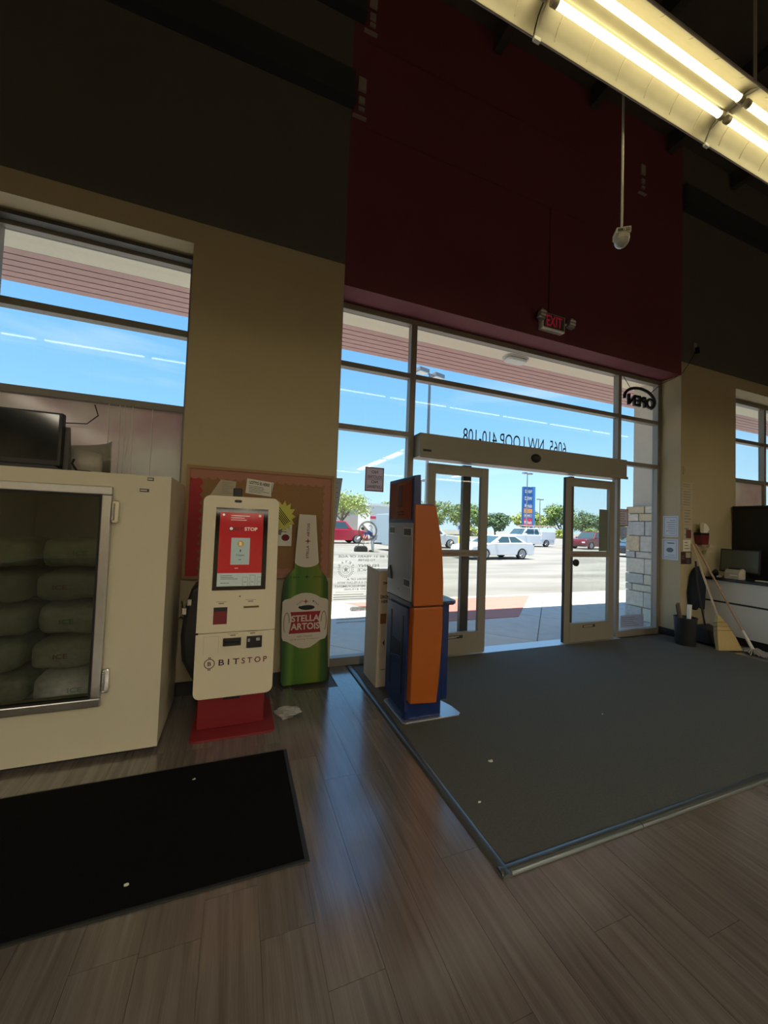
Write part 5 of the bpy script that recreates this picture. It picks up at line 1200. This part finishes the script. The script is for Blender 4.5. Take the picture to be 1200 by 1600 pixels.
MB().prism([(3.10, .877), (3.32, .877), (3.27, .96), (3.15, .96)], 6.64, 6.67, 'x').build('stand', m_black, mo); bx('foot', m_black, mo, 6.57, 6.75, 3.10, 3.32, .876, .885, .003)
pr = thing('receipt_printer', (6.46, 3.05, .875), 'cream receipt printer on the counter in front of the monitor', 'printer')
MB().prism([(6.385, .876), (6.54, .876), (6.54, 1.0), (6.50, 1.025), (6.42, 1.01), (6.385, .97)], 3.09, 3.26, 'y').build('printer_body', M('printer_cream', (.45, .42, .34), .5), pr, .01, seg=3)
MB().prism([(6.43, 1.012), (6.50, 1.027), (6.50, 1.035), (6.43, 1.02)], 3.11, 3.24, 'y').build('lid', m_black, pr, .003); bx('paper_slip', m_paper, pr, 6.372, 6.386, 3.11, 3.19, .925, .94)
ms = thing('computer_mouse', (6.47, 3.36, .875), 'small white mouse on the counter left of the printer', 'mouse')
MB().ell((6.47, 3.36, .888), (.05, .03, .018), 12, 7, fn=lambda d: Vector((d.x, d.y, max(d.z, -.012)))).build('mouse_shell', m_white, ms, smooth=60); bx('mouse_wheel', m_black, ms, 6.435, 6.45, 3.355, 3.365, .90, .907)
tag(MB().prism([(6.55, 2.86), (6.62, 2.84), (6.64, 2.98), (6.56, 3.0)], .876, .884, 'z').build('paper_pad', m_paper), 'small white note pad on the counter right of the printer', 'note pad')
tag(MB().ell((6.50, 3.43, .93), (.05, .035, .05), 10, 7, fn=lambda d: d*(1+.15*math.sin(d.x*80))).build('black_clutter', m_blackrub, smooth=60), 'crumpled black pouch at the end of the counter', 'pouch')
# bin with umbrellas, dustpan, broom, mop, navy cloth
m_bin = M('black_bin_plastic', (.012, .013, .015), .45)
bn = thing('waste_bin', (5.62, 3.30, CZ), 'black round waste bin holding sticks beside the window reveal', 'bin')
q = MB(); pr_ = [(.108, 0), (.128, .35), (.134, .35), (.134, .362), (.122, .362), (.118, .35), (.098, .02)]
q.lathe(pr_, (5.62, 3.30, CZ), 28); q.build('bucket', m_bin, bn, smooth=40)
for i, (x, y, tx, tz, lab, mt_) in enumerate(((5.575, 3.28, -.09, .56, 'brown', None), (5.60, 3.32, -.065, .53, 'dark', None))):
    tag(MB().tube([(x, y, .06), (x+tx, y+.03, tz)], [.014, .02], 8).build('folded_umbrella', M('brown_cloth', (.16, .10, .05), .8) if i == 0 else M('dark_cloth', (.035, .03, .028), .8), smooth=60), lab+' folded umbrella leaning left out of the black bin', 'umbrella', 'things in the bin')
tag(MB().tube([(5.655, 3.29, .06), (5.725, 3.31, .53)], [.022, .027], 12).build('paper_roll', m_paper, smooth=60), 'white paper roll sticking out of the black bin', 'paper roll', 'things in the bin')
dp_ = thing('lobby_dustpan', (6.0, 3.28, 0), 'black upright dustpan with a long handle beside the bin', 'dustpan')
MB().prism([(3.16, .012), (3.40, .012), (3.42, .16), (3.34, .25), (3.20, .20)], 5.93, 6.19, 'x').build('pan', m_bin, dp_, .02, seg=3)
MB().tube([(6.05, 3.30, .20), (6.05, 3.40, .75), (6.06, 3.43, 1.10)], .012, 8).build('handle', m_black, dp_, smooth=60)
def stick(a, b, r0, r1, n=10): return MB().tube([a, b], [r0, r1], n)
m_handle = M('pale_wood_handle', (.55, .43, .29), .45)
br = thing('corn_broom', (5.95, 2.98, CZ), 'straw corn broom with a pale wooden handle leaning on the right pillar', 'broom')
A, B = Vector((5.93, 2.97, .011)), Vector((6.09, 3.495, 1.35)); ax_ = (B-A).normalized()
stick(A+ax_*.42, B, .0125, .0125).build('handle', m_handle, br, smooth=60)
m_straw = M('straw', (.50, .38, .17), .8, noise=.35, nscale=60, stretch=(6, 6, 1))
side = Vector((.93, -.28, -.02)).normalized(); nrm = ax_.cross(side).normalized()
def brl(t, w_, th): return [A+ax_*t+side*s*w_+nrm*k*th for s, k in ((-1, -1), (1, -1), (1, 1), (-1, 1))]
rings = [brl(.0, .165, .022), brl(.18, .12, .03), brl(.32, .07, .03), brl(.40, .03, .025), brl(.44, .015, .015)]
rings[0] = [Vector((p.x, p.y, .013+abs(p.z)*.02)) for p in rings[0]]
q = MB(); q.v = [tuple(p) for r in rings for p in r]
for i in range(4):
    for k in range(4): q.f.append((i*4+k, i*4+(k+1) % 4, (i+1)*4+(k+1) % 4, (i+1)*4+k))
q.f += [(3, 2, 1, 0), (16, 17, 18, 19)]; q.m = [0]*len(q.f)
hd2 = q.build('bristles', m_straw, br)
rn = random.Random(5); q = MB()
for i in range(90):
    s = rn.uniform(-1, 1); k = rn.choice((-1, 1))
    p0 = A+side*s*.165+nrm*k*.023; p0.z = .013; p1 = A+ax_*.36+side*s*.045+nrm*k*.031
    q.tube([p0, p1], .0022, 3, cap=False)
tag(q.build('straw_strands', m_straw, br), kind='stuff')
for t_ in (.24, .29, .34):
    w_ = .12+(t_-.18)/.14*(.07-.12); r4 = brl(t_, w_+.006, .033); MB().tube(r4+[r4[0]], .004, 5).build('binding', M('red_twine', (.30, .22, .10), .8), hd2)
mp_ = thing('string_mop', (6.12, 2.82, 0), 'string mop with a tan wooden handle leaning beside the broom', 'mop')
A2, B2 = Vector((6.14, 2.83, .05)), Vector((6.15, 3.49, 1.34))
stick(A2+(B2-A2)*.13, B2, .0125, .0125).build('handle', M('tan_wood_handle', (.45, .30, .20), .5), mp_, smooth=60)
stick(A2, A2+(B2-A2)*.16, .02, .016).build('mop_socket', m_white, mp_, smooth=60)
q = MB(); rn = random.Random(9)
for i in range(70):
    a = rn.uniform(0, 6.28); l = rn.uniform(.08, .22); c = A2
    e = (min(c.x+math.cos(a)*l*.8, 6.36), c.y-.05+math.sin(a)*l*1.2, .012+rn.uniform(0, .01))
    q.tube([(c.x, c.y, .05), (c.x+(e[0]-c.x)*.4, c.y+(e[1]-c.y)*.4, .045+rn.uniform(-.015, .015)), ((c.x+e[0]*2)/3+rn.uniform(-.02, .02), (c.y+e[1]*2)/3, .02), e], .006, 4, cap=False)
tag(q.build('mop_strings', M('grey_mop_string', (.42, .40, .38), .9), mp_), kind='stuff')
nv = MB().prism([(6.02, .44), (6.12, .40), (6.20, .45), (6.30, .40), (6.33, .70), (6.29, .92), (6.23, .98), (6.20, 1.03), (6.13, 1.0), (6.05, .90), (6.00, .66)], 3.44, 3.505, 'y')
tag(nv.build('navy_apron', M('navy_cloth', (.012, .018, .035), .9, noise=.3, nscale=12), bevel=.02, seg=3), 'navy cloth apron hanging on the wall behind the dustpan', 'apron')
